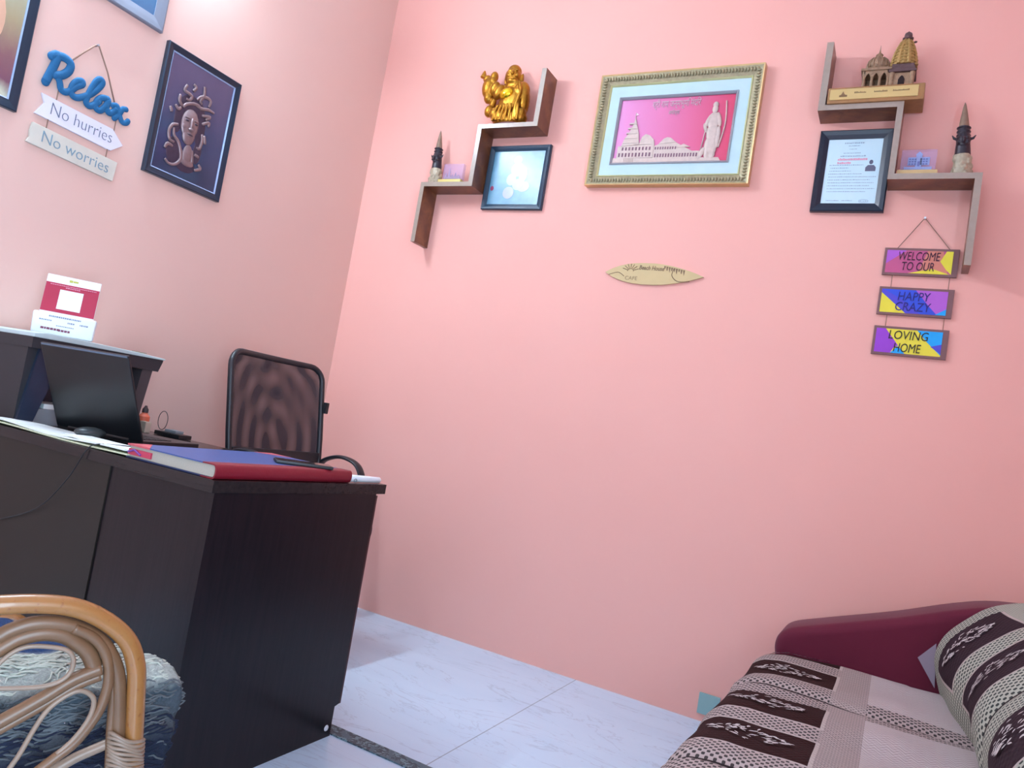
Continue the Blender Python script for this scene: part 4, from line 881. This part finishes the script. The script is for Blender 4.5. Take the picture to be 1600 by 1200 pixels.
t = thing('office_chair', 'black mesh-backed office chair between the desk and the far wall', 'chair', (0.68, -0.71, 0))
# back plane: height parameter z, sideways parameter y, slightly reclined and dished
def BK(s, z): # s in -1..1 across, z world height
    hw = 0.262 - 0.012 * max(0, (0.80 - z) / 0.3)
    rec = 0.455 - (z - 0.60) * 0.20
    return Vector((rec - 0.035 * (1 - s * s), -0.708 + s * hw, z))
zt, zb, cr = 1.112, 0.585, 0.062
loop = []
for (s0, z0, a0_) in ((1, zt, 0), (-1, zt, 90), (-1, zb, 180), (1, zb, 270)):
    for i in range(7):
        a = R(a0_ + 90 * i / 6); cs = s0 * (1 - cr / 0.26) + cr / 0.26 * math.cos(a); cz = z0 - (cr if z0 == zt else -cr) + cr * math.sin(a)
        loop.append(BK(cs, cz))
fr = []
for i in range(len(loop)):
    a, b_ = loop[i], loop[(i + 1) % len(loop)]; L = (b_ - a).length; k = max(1, int(L / 0.03))
    s_a, s_b = (a.y + 0.708) / 0.262, (b_.y + 0.708) / 0.262
    for j in range(k):
        f = j / k; s_ = s_a + (s_b - s_a) * f; z = a.z + (b_.z - a.z) * f; fr.append(BK(max(-1, min(1, s_)), z))
m = MB(); m.tube(fr, 0.0125, 10, closed=True); m.build('back_frame', M['chair_plastic'], t, smooth=True)
m = MB(); vs = m.grid(lambda u, v: (lambda s_, z: BK(s_ * (1 - (0.09 if (v > .93 or v < .07) else 0)), z))((u * 2 - 1) * 0.985, zb + 0.006 + (zt - zb - 0.012) * v), 20, 20)
uvl = m.bm.loops.layers.uv.new('UVMap')
idx = {v: (i / 20, j / 20) for i, row in enumerate(vs) for j, v in enumerate(row)}
for f in m.bm.faces:
    for l in f.loops: l[uvl].uv = idx[l.vert]
m.build('back_mesh', mesh_fabric(), t, smooth=True)
MB().box(0.405, 0.425, -0.458, -0.440, 0.915, 0.965, bev=0.004).build('strap_clip', M['chair_plastic'], t)
MB().box(0.42, 0.44, -0.955, -0.46, 0.70, 0.74, bev=0.004).build('lumbar_bar', M['chair_plastic'], t)
for s_ in (-1, 1):
    y = -0.708 + s_ * 0.272
    p = smooth_path([(0.44, y, 0.60), (0.43, y, 0.69), (0.50, y, 0.733), (0.58, y, 0.738), (0.65, y, 0.708), (0.685, y, 0.62), (0.68, y * 1.0 - s_ * 0.03, 0.50)], 6)
    MB().tube(p, 0.0085, 12, flat=((0, 1, 0), 2.6)).build('armrest', M['chair_plastic'], t, smooth=True)
MB().box(0.44, 0.83, -0.945, -0.50, 0.44, 0.51, bev=0.025).build('seat', mat('chair_seat_fabric', (26, 26, 32), 0.9), t, smooth=50)
MB().tube([(0.50, -0.71, 0.44), (0.40, -0.71, 0.46), (0.385, -0.71, 0.66)], 0.02, 10, flat=((1, 0, 0), 0.5)).build('back_bracket', M['chair_plastic'], t, smooth=40)
MB().lathe([(0.028, 0.10), (0.028, 0.25), (0.018, 0.26), (0.018, 0.44)], (0.60, -0.76, 0), 16).build('gas_column', M['chair_plastic'], t, smooth=40)
for i in range(5):
    a = 2 * PI * i / 5 + 0.63; ex, ey = 0.60 + 0.21 * math.cos(a), -0.76 + 0.21 * math.sin(a)
    lg = MB().tube([(0.60, -0.76, 0.13), (ex, ey, 0.075)], [0.024, 0.014], 10).build('base_leg', M['chair_plastic'], t, smooth=40)
    MB().lathe([(0.012, -0.018), (0.025, -0.016), (0.027, 0), (0.025, 0.016), (0.012, 0.018)], (ex, ey, 0.0275), 16, 'y').build('caster', M['black'], lg, smooth=40)

# ---------------------------------------------------------------- rattan armchair with woven rug on the seat
t = thing('rattan_armchair', 'rattan cane armchair with looped arms, cut off by the lower left corner', 'chair', (1.30, -2.25, 0))
dA = Vector((0.3998, 0.9166, 0)); nA = Vector((0.9166, -0.3998, 0)); pA = Vector((1.543, -2.304, 0))
def AP(s, z, off=0.0): return pA + dA * s + Vector((0, 0, z)) + nA * off
CANE = {"A":[[-0.30,0.50],[-0.22,0.56],[-0.14,0.58],[-0.072,0.584],[-0.041,0.586],[0.004,0.587],[0.049,0.583],[0.088,0.57],[0.128,0.545],[0.155,0.516],[0.172,0.476],[0.180,0.43],[0.189,0.365],[0.198,0.292],[0.208,0.20],[0.215,0.016]],"B":[[-0.12,0.49],[-0.043,0.530],[-0.02,0.545],[0.01,0.555],[0.045,0.554],[0.078,0.543],[0.109,0.524],[0.129,0.5],[0.145,0.468],[0.154,0.431],[0.165,0.368],[0.174,0.296],[0.183,0.2],[0.192,0.016]],"C":[[-0.10,0.46],[-0.044,0.505],[-0.023,0.522],[-0.003,0.534],[0.026,0.540],[0.055,0.535],[0.077,0.521],[0.095,0.505],[0.108,0.482]],"D":[[0.065,0.548],[0.095,0.533],[0.117,0.509],[0.128,0.481],[0.132,0.45],[0.127,0.414],[0.114,0.385],[0.097,0.36],[0.074,0.341],[0.047,0.318],[0.023,0.298],[-0.05,0.25]],"E":[[0.118,0.480],[0.08,0.465],[0.04,0.438],[-0.009,0.408],[-0.033,0.394],[-0.12,0.34]],"E2":[[0.119,0.467],[0.085,0.453],[0.042,0.425],[-0.007,0.395],[-0.03,0.381],[-0.12,0.325]],"Fl":[[-0.033,0.491],[-0.015,0.513],[0.006,0.523],[0.039,0.521],[0.062,0.514],[0.073,0.499],[0.072,0.479],[0.058,0.465],[0.031,0.459],[-0.019,0.461],[-0.036,0.463]],"G":[[0.013,0.331],[0.025,0.356],[0.038,0.393],[0.05,0.419],[0.066,0.436],[0.086,0.447],[0.101,0.445],[0.114,0.433],[0.116,0.415],[0.11,0.393],[0.095,0.368],[0.077,0.349]],"H":[[0.134,0.47],[0.145,0.432],[0.153,0.369],[0.163,0.298],[0.174,0.2],[0.178,0.016]],"J":[[0.154,0.348],[0.135,0.341],[0.109,0.331],[0.083,0.316],[0.02,0.28]]}
RAD = dict(A=0.0150, B=0.0118, C=0.0128, D=0.0082, E=0.0105, E2=0.0078, Fl=0.0036, G=0.0040, H=0.0075, J=0.0085)
OFF = dict(A=0, B=-0.004, C=-0.004, D=0.004, E=0.002, E2=0.0, Fl=0.008, G=0.006, H=-0.004, J=-0.012)
NM = dict(A='arm_rail', B='inner_rail', C='inner_hoop', D='lower_hoop', E='diagonal_brace', E2='diagonal_brace', Fl='thin_loop', G='thin_loop', H='post_strand', J='seat_rail_wrap')
arm_parts = []
for k, pts in CANE.items():
    p = smooth_path([AP(s_, z, OFF[k]) for s_, z in pts], 6)
    o = MB().tube(p, RAD[k], 14).build(NM[k], M['cane_pale'] if k in ('Fl', 'G', 'J') else (M['cane'] if k == 'A' else M['cane_brown']), t, smooth=True); arm_parts.append(o)
m = MB()
for i in range(13):
    f = i / 12; z = 0.362 - f * 0.075; sc = 0.178 + f * 0.010
    ring = [AP(sc + 0.0285 * math.cos(a), z - 0.010 * math.cos(a) + 0.002 * math.sin(3 * a + i), -0.002 + 0.0185 * math.sin(a)) for a in [2 * PI * q_ / 24 for q_ in range(24)]]
    m.tube(ring, 0.0034, 6, closed=True)
m.build('cane_wrapping', M['cane_pale'], t, smooth=True)
# far arm, seat frame, legs and back (mostly outside the picture)
fo = -0.50
p = smooth_path([AP(s_ - 0.05, z * 0.985, fo) for s_, z in CANE['A']], 5); 
seatz = 0.395
ST = [(1.545, -2.02), (1.065, -2.03), (0.93, -2.49), (1.40, -2.49)]
m = MB(); m.tube([(x, y, seatz) for x, y in ST], 0.016, 12, closed=True); m.build('seat_frame', M['cane'], t, smooth=True)
MB().prism([(x, y) for x, y in ST], (0, 0, seatz - 0.004), (1, 0, 0), (0, 1, 0), (0, 0, 1), 0.012).build('seat_deck', M['cane_pale'], t)
for x, y in (ST[1], ST[2], ST[3]): MB().tube([(x, y, 0), (x, y, seatz)], 0.015, 12).build('leg', M['cane'], t, smooth=40)
MB().tube(smooth_path([(0.985, -2.17, seatz), (0.965, -2.18, 0.47), (0.93, -2.22, 0.52), (0.88, -2.35, 0.545), (0.88, -2.50, 0.56)], 6), 0.015, 12).build('arm_rail', M['cane'], t, smooth=True)
MB().tube(smooth_path([(1.43, -2.58, 0.5), (1.41, -2.66, 0.80), (1.17, -2.70, 0.98), (0.92, -2.66, 0.80), (0.88, -2.50, 0.5)], 8), 0.015, 12).build('back_hoop', M['cane'], t, smooth=True)
for i in range(5): x = 0.98 + i * 0.09; MB().tube([(x, -2.50, 0.40), (x, -2.64, 0.86)], 0.007, 8).build('back_spindle', M['cane'], t, smooth=True)

# woven rug over the seat
def rug_mat():
    t = NT('chenille_rug'); co = t.coord(); sep = t.n('ShaderNodeSeparateXYZ', ins={0: t.coord('UV')})
    n = t.math('MULTIPLY', t.math('SUBTRACT', t.noise(22, 4, co), 0.5), 0.035)
    u = t.math('ADD', sep.outputs[0], n)          # metres from the top edge line, + down the side, - inwards
    rp = t.n('ShaderNodeValToRGB'); t.link(t.math('MULTIPLY', t.math('ADD', u, 0.5), 1.0), rp.inputs[0]); el = rp.color_ramp.elements
    st_ = [(0.0, (20, 50, 100)), (0.40, (22, 66, 122)), (0.425, (178, 184, 176)), (0.515, (186, 190, 182)), (0.535, (74, 86, 96)), (0.60, (88, 90, 94)), (0.64, (22, 30, 56)), (0.72, (24, 32, 62)), (0.75, (92, 116, 116))]
    while len(el) < len(st_): el.new(0.5)
    for e, (p_, c) in zip(el, st_): e.position = p_; e.color = lin(c)
    v = t.noise(140, 3, co, 0.7)
    t.base(t.mix(t.math('MULTIPLY', v, 0.75), rp.outputs[0], lin((30, 36, 44)))); t.b.inputs['Roughness'].default_value = 0.95
    t.bump(v, 0.8, 0.006); return t.m
RUG = rug_mat()
ru = [(-0.50, 0.94, 0.405), (-0.30, 1.16, 0.42), (-0.12, 1.40, 0.428), (-0.03, 1.50, 0.430), (0.0, 1.545, 0.425), (0.025, 1.572, 0.405), (0.06, 1.578, 0.37), (0.14, 1.570, 0.30), (0.25, 1.560, 0.20)]
def RYF(u):                            # front edge of the rug, set back further in
    return -2.005 + (0.50 * max(u, -0.12) + 0.25 * min(0, u + 0.12) if u < 0 else 0.0)
def rug_pt(u, y):
    for (a, xa_, za), (b_, xb_, zb_) in zip(ru, ru[1:]):
        if a <= u <= b_ + 1e-9:
            f = (u - a) / (b_ - a); x = xa_ + (xb_ - xa_) * f; z = za + (zb_ - za) * f; break
    sk = (y + 2.0) * 0.30          # the seat side splays
    front = max(0.0, (y + 2.03) / 0.045); z -= 0.02 * front ** 2
    x = x + (sk if u > -0.2 else sk * 0.5)
    q_ = -0.006 + noise.noise(Vector((u * 30, y * 30, 0))) * 0.007 + noise.noise(Vector((u * 90, y * 90, 3))) * 0.003
    return Vector((x + q_, y, z + q_ + 0.012))
rt = thing('woven_rug', 'blue, cream and grey chunky woven rug folded over the rattan chair seat', 'rug', (1.3, -2.2, 0.41))
m = MB(); NU, NV = 90, 60
vs = m.grid(lambda a, b_: rug_pt(-0.5 + 0.75 * a, -2.47 + (RYF(-0.5 + 0.75 * a) + 2.47) * b_), NU, NV)
uvl = m.bm.loops.layers.uv.new('UVMap'); idx = {v: (-0.5 + 0.75 * i / NU, j / NV) for i, row in enumerate(vs) for j, v in enumerate(row)}
for f in m.bm.faces:
    for l in f.loops: l[uvl].uv = idx[l.vert]
m.build('rug_body', RUG, rt, smooth=True, solid=0.012)
m = MB(); rnd = random.Random(9)
yarn_cols = [mat('cream_yarn', (184, 186, 174), 0.95), mat('slate_yarn', (92, 96, 100), 0.95), mat('navy_yarn', (24, 30, 52), 0.95)]
for i in range(900):
    u = rnd.uniform(-0.08, 0.24); y = rnd.uniform(-2.45, RYF(u) - 0.01); L = rnd.uniform(0.02, 0.05); pts = []
    for k in range(6):
        f = k / 5; yy = min(RYF(u) - 0.004, y + L * (f - .5)); uu = max(-0.49, min(0.249, u + 0.0035 * math.sin(f * 5 + i)))
        p = rug_pt(uu, yy); nrm_ = Vector((0, 0, 1)) if uu < 0 else Vector((1, 0, 0.15)); pts.append(p + nrm_ * (0.0055 + 0.003 * math.sin(f * PI)))
    m.mi = 0 if u < 0.02 else (1 if u < 0.085 + rnd.uniform(-.02, .02) else 2)
    if m.mi == 2 and rnd.random() < 0.15: m.mi = 1
    m.tube(pts, 0.0018, 5)
for i in range(70):            # loops sticking out along the front edge
    u = rnd.uniform(-0.06, 0.22); p0 = rug_pt(u, RYF(u)); m.mi = 0 if u < 0.02 else (1 if u < 0.09 else 2)
    m.tube(smooth_path([p0 + Vector((0, -0.01, 0.004)), p0 + Vector((rnd.uniform(-.004, .006), rnd.uniform(.002, .010), rnd.uniform(-.004, .004))), p0 + Vector((0, -0.008, -0.008))], 3), 0.0016, 5)
o = m.build('yarn_pile', yarn_cols, rt, smooth=True); o['kind'] = 'stuff'

# ---------------------------------------------------------------- sofa
t = thing('sofa', 'maroon velvet sofa along the right side, its arm bare near the far wall', 'sofa', (2.80, -1.25, 0))
def arm(y0, y1):
    prof = [(2.435, 0.06), (2.418, 0.38), (2.409, 0.42), (2.410, 0.447), (2.418, 0.468), (2.434, 0.486), (2.465, 0.503), (2.55, 0.535), (2.745, 0.607), (2.90, 0.672), (3.02, 0.708), (3.20, 0.725), (3.22, 0.06)]
    pr_ = smooth_path([(x, 0, z) for x, z in prof[1:-1]], 4); pr_ = [Vector((prof[0][0], 0, prof[0][1]))] + pr_ + [Vector((prof[-1][0], 0, prof[-1][1]))]
    return MB().prism([(p.x, p.z) for p in pr_], (0, y0, 0), (1, 0, 0), (0, 0, 1), (0, 1, 0), y1 - y0)
arm(-0.385, -0.17).build('armrest', M['maroon'], t, smooth=50, bevel=0.032, bseg=4)
arm(-2.60, -2.385).build('armrest', M['maroon'], t, smooth=50, bevel=0.032, bseg=4)
MB().box(2.43, 3.10, -2.385, -0.385, 0.07, 0.30, bev=0.02).build('seat_base', M['maroon'], t, smooth=50)
for i in range(2): y0 = -0.388 - i * 0.998; MB().box(2.40, 2.95, y0 - 0.994, y0, 0.30, 0.405, bev=0.03).build('seat_cushion', M['maroon'], t, smooth=50)
MB().box(3.04, 3.24, -2.40, -0.37, 0.10, 0.735, bev=0.045).build('back_frame', M['maroon'], t, smooth=50)
BKP = [(2.90, 0.30), (2.885, 0.416), (2.862, 0.479), (2.853, 0.54), (2.874, 0.602), (2.928, 0.664), (2.982, 0.708), (3.06, 0.738), (3.12, 0.742)]
for i in range(2):
    y1_ = -0.412 - i * 0.985; m = MB(); bp = smooth_path([(x + 0.066, 0, z - 0.010) for x, z in BKP], 4)
    m.prism([(p.x, p.z) for p in bp] + [(3.18, 0.30)], (0, y1_ - 0.975, 0), (1, 0, 0), (0, 0, 1), (0, 1, 0), 0.975); m.build('back_cushion', M['maroon'], t, smooth=40)
for x, y in ((2.50, -0.3), (3.15, -0.3), (2.50, -2.5), (3.15, -2.5)): MB().lathe([(0.018, 0), (0.025, 0.075)], (x, y, 0), 12).build('foot', M['black'], t)

# ---------------------------------------------------------------- sofa throws
def throw_mat(name, period, off, x_block0, x_block1, x_band1, hole=(40, 36, 38), beige=(170, 154, 150), brown=(38, 18, 18), centre=True, fine=1.0, blk=0.18, bnd=0.085):
    """UV in metres: u across the seat depth (or up the back), v along the sofa"""
    t = NT(name); sep = t.n('ShaderNodeSeparateXYZ', ins={0: t.coord('UV')}); u, v = sep.outputs[0], sep.outputs[1]
    wob = t.math('MULTIPLY', t.math('SUBTRACT', t.noise(9, 2), 0.5), 0.010)
    vv = t.math('ADD', v, wob)
    ph = t.math('MULTIPLY', t.math('FRACT', t.math('DIVIDE', t.math('SUBTRACT', vv, off), period)), period)   # 0..period
    def rng(x, a, b_): return t.math('MULTIPLY', t.math('GREATER_THAN', x, a), t.math('LESS_THAN', x, b_))
    # order in one repeat: block, band, block, wide band with a dark seam
    inb = t.math('MAXIMUM', rng(ph, 0.0, blk), rng(ph, blk + bnd, 2 * blk + bnd))
    ublk = rng(u, x_block0, x_block1)
    block = t.math('MULTIPLY', inb, ublk)
    k = 2 * PI / (0.017 * fine)
    s1 = t.math('SINE', t.math('MULTIPLY', u, k)); s2 = t.math('SINE', t.math('MULTIPLY', vv, k))
    lat = t.math('GREATER_THAN', t.math('MULTIPLY', s1, s2), 0.22)
    k2 = 2 * PI / 0.0115
    g1 = t.math('SINE', t.math('MULTIPLY', u, k2)); g2 = t.math('SINE', t.math('MULTIPLY', vv, k2 * 1.2))
    grid_ = t.math('GREATER_THAN', t.math('MULTIPLY', g1, g2), 0.22)
    bei = lin(beige); dk = lin(hole); md = lin(tuple(int(a * .62) for a in beige))
    c = t.mix(t.math('MULTIPLY', lat, 0.92), bei, dk)
    ugrid = rng(u, x_block1, x_band1)
    c = t.mix(ugrid, c, t.mix(t.math('MULTIPLY', grid_, 0.75), bei, md))
    if centre:
        zz = t.math('SINE', t.math('MULTIPLY', t.math('ADD', vv, t.math('MULTIPLY', t.math('PINGPONG', u, 0.012), 1.3)), 2 * PI / 0.013))
        cen = t.mix(t.math('MULTIPLY', t.math('GREATER_THAN', zz, 0.35), 0.35), lin((188, 176, 174)), lin((116, 104, 106)))
        wide = rng(ph, 2 * blk + bnd + 0.03, period - 0.03)
        iscen = t.math('MULTIPLY', t.math('GREATER_THAN', u, x_band1), t.math('SUBTRACT', 1.0, wide))
        c = t.mix(iscen, c, cen)
    # pale picot line round the blocks
    edge = t.math('MULTIPLY', t.math('MAXIMUM', rng(ph, -0.008, blk + 0.007), rng(ph, blk + bnd - 0.007, 2 * blk + bnd + 0.007)), rng(u, x_block0 - 0.008, x_block1 + 0.008))
    c = t.mix(t.math('MULTIPLY', edge, t.math('SUBTRACT', 1.0, block)), c, lin((180, 166, 160)))
    c = t.mix(block, c, t.mix(t.noise(60, 3), lin(brown), lin(tuple(min(255, int(a * 1.35)) for a in brown))))
    seam = rng(ph, (2 * blk + bnd + period) / 2 - 0.0045, (2 * blk + bnd + period) / 2 + 0.0045)
    c = t.mix(seam, c, lin((44, 34, 36)))
    t.base(c); t.b.inputs['Roughness'].default_value = 0.9; t.b.inputs['Specular IOR Level'].default_value = 0.15
    t.bump(t.math('ADD', t.math('MULTIPLY', s1, s2), t.noise(300, 2)), 0.35, 0.003); return t.m
PER = 0.635; OFS = 0.367
SEAT_PROF = [(2.13, 2.400, 0.17), (2.23, 2.388, 0.27), (2.30, 2.378, 0.34), (2.34, 2.378, 0.385), (2.37, 2.388, 0.412), (2.40, 2.412, 0.428), (2.45, 2.46, 0.437), (2.60, 2.60, 0.440), (2.75, 2.75, 0.436), (2.87, 2.868, 0.434), (2.93, 2.930, 0.434), (3.01, 3.01, 0.432)]
def seat_pt(u, v, lift=0.0):
    y = -v
    for (a, xa_, za), (b_, xb_, zb_) in zip(SEAT_PROF, SEAT_PROF[1:]):
        if a <= u <= b_ + 1e-9: f = (u - a) / (b_ - a); x = xa_ + (xb_ - xa_) * f; z = za + (zb_ - za) * f; break
    d = max(0.0, 1 - (v - 0.392) / 0.16)                 # rounded far corner of the cushion
    x += 0.05 * d * d * max(0, min(1, (2.60 - u) / 0.2)); z -= 0.020 * d * d
    z += 0.004 * noise.noise(Vector((u * 7, v * 7, 1))) + 0.0045 * math.sin(v * 21 + u * 6) * (1 if u < 2.8 else 0.5)
    # crease along the seam between the two widths
    ph = ((v - OFS) % PER); z -= 0.010 * math.exp(-((ph - (0.445 + PER) / 2) / 0.014) ** 2)
    x -= 0.006 * math.sin(v * 17) * (1 if u < 2.36 else 0)
    nx = max(0, min(1, (2.42 - u) / 0.08))
    return Vector((x - lift * nx, y, z + lift * (1 - nx)))
THR = throw_mat('woven_seat_throw', PER, OFS, 2.20, 2.615, 2.70)
m = MB(); NU, NV = 70, 150
V0, V1 = 0.392, 2.37
vs = m.grid(lambda a, b_: seat_pt(2.13 + 0.875 * a, V0 + (V1 - V0) * b_, 0.004), NU, NV)
uvl = m.bm.loops.layers.uv.new('UVMap'); idx = {v: (2.13 + 0.875 * i / NU, V0 + (V1 - V0) * j / NV) for i, row in enumerate(vs) for j, v in enumerate(row)}
for f in m.bm.faces:
    for l in f.loops: l[uvl].uv = idx[l.vert]
def leaf(m, c, du, dn, dv, L, Wd):
    """small raised woven leaf: flattened lozenge on the cloth"""
    pts = []
    for f, w_ in ((-.5, 0), (-.2, .8), (.1, 1), (.35, .6), (.5, 0)): pts.append((f * L, w_ * Wd / 2))
    up = [m.bm.verts.new(c + du * a + dv * b_ + dn * (0.0012 if b_ else 0.0006)) for a, b_ in pts]; dnv = [m.bm.verts.new(c + du * a - dv * b_ + dn * 0.0012) for a, b_ in pts[1:-1]]
    f = m.bm.faces.new(up + dnv[::-1]); f.material_index = m.mi
def motif(m, fn, uc, vc, hu, hv, rnd, n=78):
    m.mi = 1
    for i in range(n):
        f = rnd.uniform(-1, 1); g = rnd.uniform(-1, 1) * (1 - abs(f) ** 1.4) ** 0.8
        u, v = uc + f * hu, vc + g * hv; e = 0.004
        c = fn(u, v); tu = (fn(u + e, v) - fn(u - e, v)).normalized(); tv = (fn(u, v + e) - fn(u, v - e)).normalized(); nn = tu.cross(tv).normalized()
        if nn.z < 0 and abs(nn.z) > 0.3: nn = -nn
        if abs(nn.z) <= 0.3 and nn.x > 0: nn = -nn
        a = rnd.uniform(-0.9, 0.9) + g * 0.5; du = tu * math.cos(a) + tv * math.sin(a)
        leaf(m, c + nn * 0.0042, du, nn, nn.cross(du), rnd.uniform(0.011, 0.021), rnd.uniform(0.004, 0.007))
    m.mi = 0
rnd = random.Random(12)
LEAF = mat('pale_leaf_thread', (196, 188, 186), 0.8, var=0.15, vs=90)
for base_v in (OFS, OFS + PER, OFS + 2 * PER, OFS + 3 * PER):
    for o_ in (0.09, 0.09 + 0.265):
        if V0 + 0.03 < base_v + o_ < V1 - 0.05:
            hv = 0.054; vc = base_v + o_ + (0.012 if (base_v == OFS and o_ == 0.09) else 0)
            motif(m, lambda a, b_: seat_pt(a, b_, 0.004), 2.485, vc, 0.088, hv if vc > 0.5 else 0.036, rnd)
tag(m.build('sofa_throw', [THR, LEAF], smooth=True), 'brown and beige patterned throw spread over the sofa seat', 'throw', None)

PER2 = 0.80; OF2 = 0.522
bpf = smooth_path([(x - 0.004, 0, z) for x, z in BKP[1:]] , 8)
cum = [0.0]
for a, b_ in zip(bpf, bpf[1:]): cum.append(cum[-1] + (b_ - a).length)
LB = cum[-1]
def back_pt(u, v):
    uu = max(0.0, min(LB, u))
    for i in range(len(cum) - 1):
        if cum[i] <= uu <= cum[i + 1] + 1e-9: f = (uu - cum[i]) / max(1e-6, cum[i + 1] - cum[i]); p = bpf[i].lerp(bpf[i + 1], f); break
    d = max(0.0, 1 - (v - 0.395) / 0.05)
    x = p.x + 0.055 * max(0, min(1, (v - 0.42) / 0.5)) + 0.022 * d * d + 0.004 * math.sin(v * 15 + u * 9) ; z = p.z - 0.006 * d * d + (0.0025 * math.sin(v * 19))
    # sideways bulge: bottom and top of the edge pull in
    y = -v - 0.03 * max(0, (0.13 - uu) / 0.13) ** 1.5 * max(0, 1 - (v - 0.395) / 0.5)
    x -= 0.0065 * math.exp(-((((v - OF2) % PER2) - (0.555 + PER2) / 2) / 0.02) ** 2) * -1
    return Vector((x, y, z))
BTH = throw_mat('woven_back_throw', PER2, OF2, 0.10, 0.355, 0.47, hole=(30, 38, 42), beige=(172, 172, 158), brown=(40, 28, 34), centre=False, fine=1.1, blk=0.225, bnd=0.105)
m = MB(); NU, NV = 50, 150; V0, V1 = 0.395, 2.36
vs = m.grid(lambda a, b_: back_pt(LB * a, V0 + (V1 - V0) * b_), NU, NV)
uvl = m.bm.loops.layers.uv.new('UVMap'); idx = {v: (LB * i / NU, V0 + (V1 - V0) * j / NV) for i, row in enumerate(vs) for j, v in enumerate(row)}
for f in m.bm.faces:
    for l in f.loops: l[uvl].uv = idx[l.vert]
rnd = random.Random(21)
for base_v in (OF2, OF2 + PER2, OF2 + 2 * PER2):
    for o_ in (0.1125, 0.4425): motif(m, back_pt, 0.225, base_v + o_, 0.085, 0.062, rnd, 90)
m.mi = 2                                  # dark bound hem along the far end and the small turned-back corner
m.tube([back_pt(LB * i / 30, 0.394) + Vector((-0.002, 0.003, 0)) for i in range(31)], 0.0045, 6)
m.mi = 3
fl = [Vector((2.858, -0.396, 0.565)), Vector((2.815, -0.390, 0.510)), Vector((2.868, -0.396, 0.435))]
f = m.bm.faces.new([m.bm.verts.new(p) for p in fl]); f.material_index = 3
tag(m.build('sofa_throw', [BTH, LEAF, mat('dark_hem', (28, 30, 40), 0.9), mat('grey_lilac_underside', (150, 136, 150), 0.9)], smooth=True), 'dark blocked patterned throw hanging over the sofa backrest', 'throw', None)
